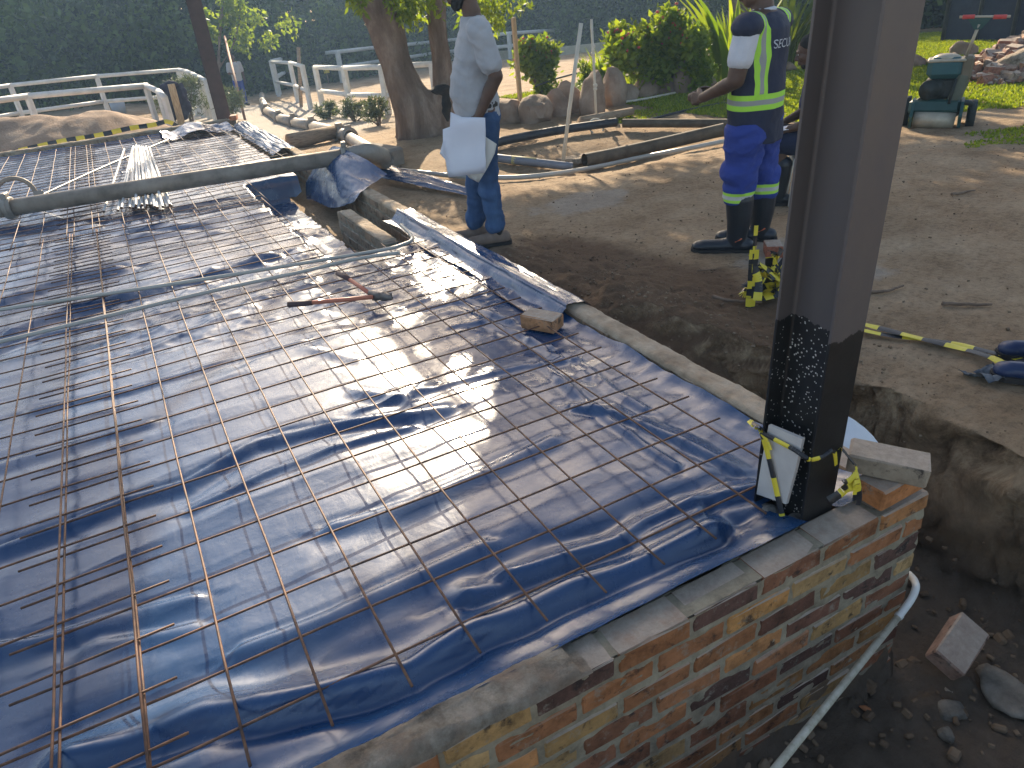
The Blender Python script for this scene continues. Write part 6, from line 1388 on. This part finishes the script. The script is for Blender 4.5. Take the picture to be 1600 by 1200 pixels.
remesh(mb, 'trousers', pm('overall_blue', [(.025, .05, .27)], 5, .9), fm, .012, 2, .02, 6)
for sg in (1, -1): mb = MB(); boot(mb, V(0, sg * .1, 0), (1, sg * .2), .28); remesh(mb, 'boot', MSOLE, fm, .01, 1)
MROD = pm('rusty_rod', [(.22, .11, .07), (.34, .19, .12)], 7, .8); pg2 = gnd(382, 186)
pr0 = gnd(383, 188); mb = MB(); topz = zat(350, 55, pf); d_ = _ray(351, 57); tp = Vector(CAMP + d_ * (math.hypot(pf.x - CAMP[0], pf.y - CAMP[1]) - .5) / math.hypot(d_[0], d_[1])); mb.tube([(0, 0, 0), tp - pr0], .03, 8); o = mb.build('long_rod', MROD); o.location = pr0; tag(o, 'very long thin red-brown rod held upright by the distant man', 'rod')
# ================================================================== MOWER
MGN = pm('mower_green', [(.012, .045, .04), (.025, .075, .065)], 6, .45, .1, 40, .003); MGD = pm('mower_dark', [(.012, .018, .016), (.04, .045, .04)], 9, .6, .4, 40, .01, .2); MCRM = pm('mower_metal', [(.35, .30, .22), (.5, .44, .34)], 9, .5, .2, 40, .003, .3)
pm0 = gnd(1466, 196); sM = pxs(pm0) * .97
vaz = math.atan2(pm0.y - CAMP[1], pm0.x - CAMP[0]); mw = thing('reel_mower', 'old green reel mower with red-gripped handle standing on the lawn edge', 'lawn mower', tuple(pm0), vaz - math.pi / 2)
# local: x right in the picture, y away, z up ; sM metres per photo pixel
MWR = Matrix.Rotation(-(vaz - math.pi / 2), 3, 'Z'); MWN = V(math.cos(vaz), math.sin(vaz), 0)
def Q(u, v_, y=0.):
    d = Vector(_ray(u, v_ - 1)); c0 = Vector(CAMP); t_ = (pm0 - c0).dot(MWN) / d.dot(MWN); q = MWR @ (c0 + d * t_ - pm0); return V(q.x, y, q.z)
def part(name, mat_, fn, par=mw): mb = MB(); fn(mb); return mb.build(name, mat_, par)
part('front_roller', MCRM, lambda mb: mb.tube([Q(1428, 184, -.15), Q(1492, 186, -.15)], .085, 20))
part('cutting_reel_cover', MGN, lambda mb: (mb.box(Q(1459, 171, 0), (72 * sM, .30, .15), Matrix.Rotation(-.35, 3, 'X'), .03), mb.tube([Q(1426, 166, .0), Q(1494, 166, .0)], .03, 10)))
for u in (1422, 1497): part('side_plate', MGN, lambda mb: mb.prism([(-.25, .02), (.22, .02), (.26, .16), (.1, .28), (-.15, .27), (-.28, .14)], -.015, .015, Matrix(((0, 0, 1), (1, 0, 0), (0, 1, 0))), Q(u, 197)))
def wheel(u, v_, r, wd, y, name='wheel'):
    w0 = mw
    o = part(name, MGD, lambda mb: mb.ring(Q(u, v_, y), (1, 0, 0), r * .55, r, wd, 22)); mb = MB(); mb.tube([Q(u, v_, y) - V(wd * .3, 0, 0), Q(u, v_, y) + V(wd * .3, 0, 0)], r * .56, 16); mb.build('rim', MCRM if u > 1460 else MGD, o)
wheel(1414, 178, .17, .08, .1); wheel(1517, 184, .165, .08, .1)
for (a_, c_) in (((1432, 160), (1448, 153)), ((1497, 160), (1515, 162))): part('hose_guard', MGD, lambda mb: mb.tube(curve_pts([Q(a_[0] - 6, a_[1] + 10, -.05), Q(*a_, -.05), Q(*c_, .0), Q(c_[0] + 6, c_[1] + 8, .05)], 5), .028, 8))
part('engine', MGD, lambda mb: (mb.ell(Q(1464, 139, .05), (.14, .16, .155), None, 16, 10), mb.box(Q(1480, 138, .05), (.20, .25, .22), None, .03), mb.tube([Q(1452, 140, -.12), Q(1452, 140, -.02)], .10, 16), mb.box(Q(1470, 122, .05), (.12, .14, .10), None, .02)))
part('chain_cover', pm('mower_olive', [(.07, .085, .06), (.13, .14, .10)], 6, .6), lambda mb: mb.box((Q(1497, 140, 0) + Q(1497, 141, 0)) / 2, (.13, .22, .36), Matrix.Rotation(.22, 3, 'Y'), .03))
part('strut', MGD, lambda mb: mb.tube([Q(1494, 122, -.1), Q(1483, 160, -.15)], .014, 8))
part('fuel_tank', pm('mower_blue_green', [(.02, .075, .085), (.035, .11, .12)], 6, .4), lambda mb: mb.box(Q(1477, 106, 0), (.34, .26, .21), None, .05))
part('tank_lid', MCRM, lambda mb: (mb.box(Q(1480, 94, 0), (.36, .27, .03), None, .012), mb.ell(Q(1480, 91, 0), (.13, .1, .045), None, 14, 8)))
part('tank_bracket', pm('mower_tan', [(.12, .10, .06), (.18, .15, .10)], 6, .6), lambda mb: mb.box(Q(1511, 106, .02), (.11, .25, .23), None, .02))
part('handle_stem', MCRM, lambda mb: mb.tube([Q(1508, 93, 0), Q(1530, 38, -.05)], .016, 10))
part('handle_bracket', MGN, lambda mb: mb.prism([(-.12, .04), (.12, .04), (.03, -.08), (-.03, -.08)], -.01, .01, Matrix(((1, 0, 0), (0, 0, 1), (0, 1, 0))), Q(1530, 33, -.05)))
hb = part('handlebar', MCRM, lambda mb: mb.tube([Q(1499, 27, -.05), Q(1579, 26, -.05)], .013, 10))
MRG = pm('red_grip', [(.50, .05, .05), (.62, .09, .07)], 6, .5)
for a_, c_ in ((1504, 1523), (1552, 1573)): part('grip', MRG, lambda mb: mb.tube([Q(a_, 27, -.05), Q(c_, 26.5, -.05)], .021, 10))
# ================================================================== HAZE
m = bpy.data.materials.new('haze'); m.use_nodes = True; nt_ = m.node_tree; nt_.nodes.clear()
pv = nt_.nodes.new('ShaderNodeVolumePrincipled'); pv.inputs['Color'].default_value = (.42, .66, 1., 1); pv.inputs['Density'].default_value = .0019; pv.inputs['Anisotropy'].default_value = .45
oo = nt_.nodes.new('ShaderNodeOutputMaterial'); nt_.links.new(pv.outputs[0], oo.inputs['Volume'])
mb = MB(); mb.box((0, 22, 4.5), (150, 170, 17)); o = mb.build('haze', m); o['kind'] = 'stuff'; o['label'] = 'thin bluish morning haze in the air over the site'
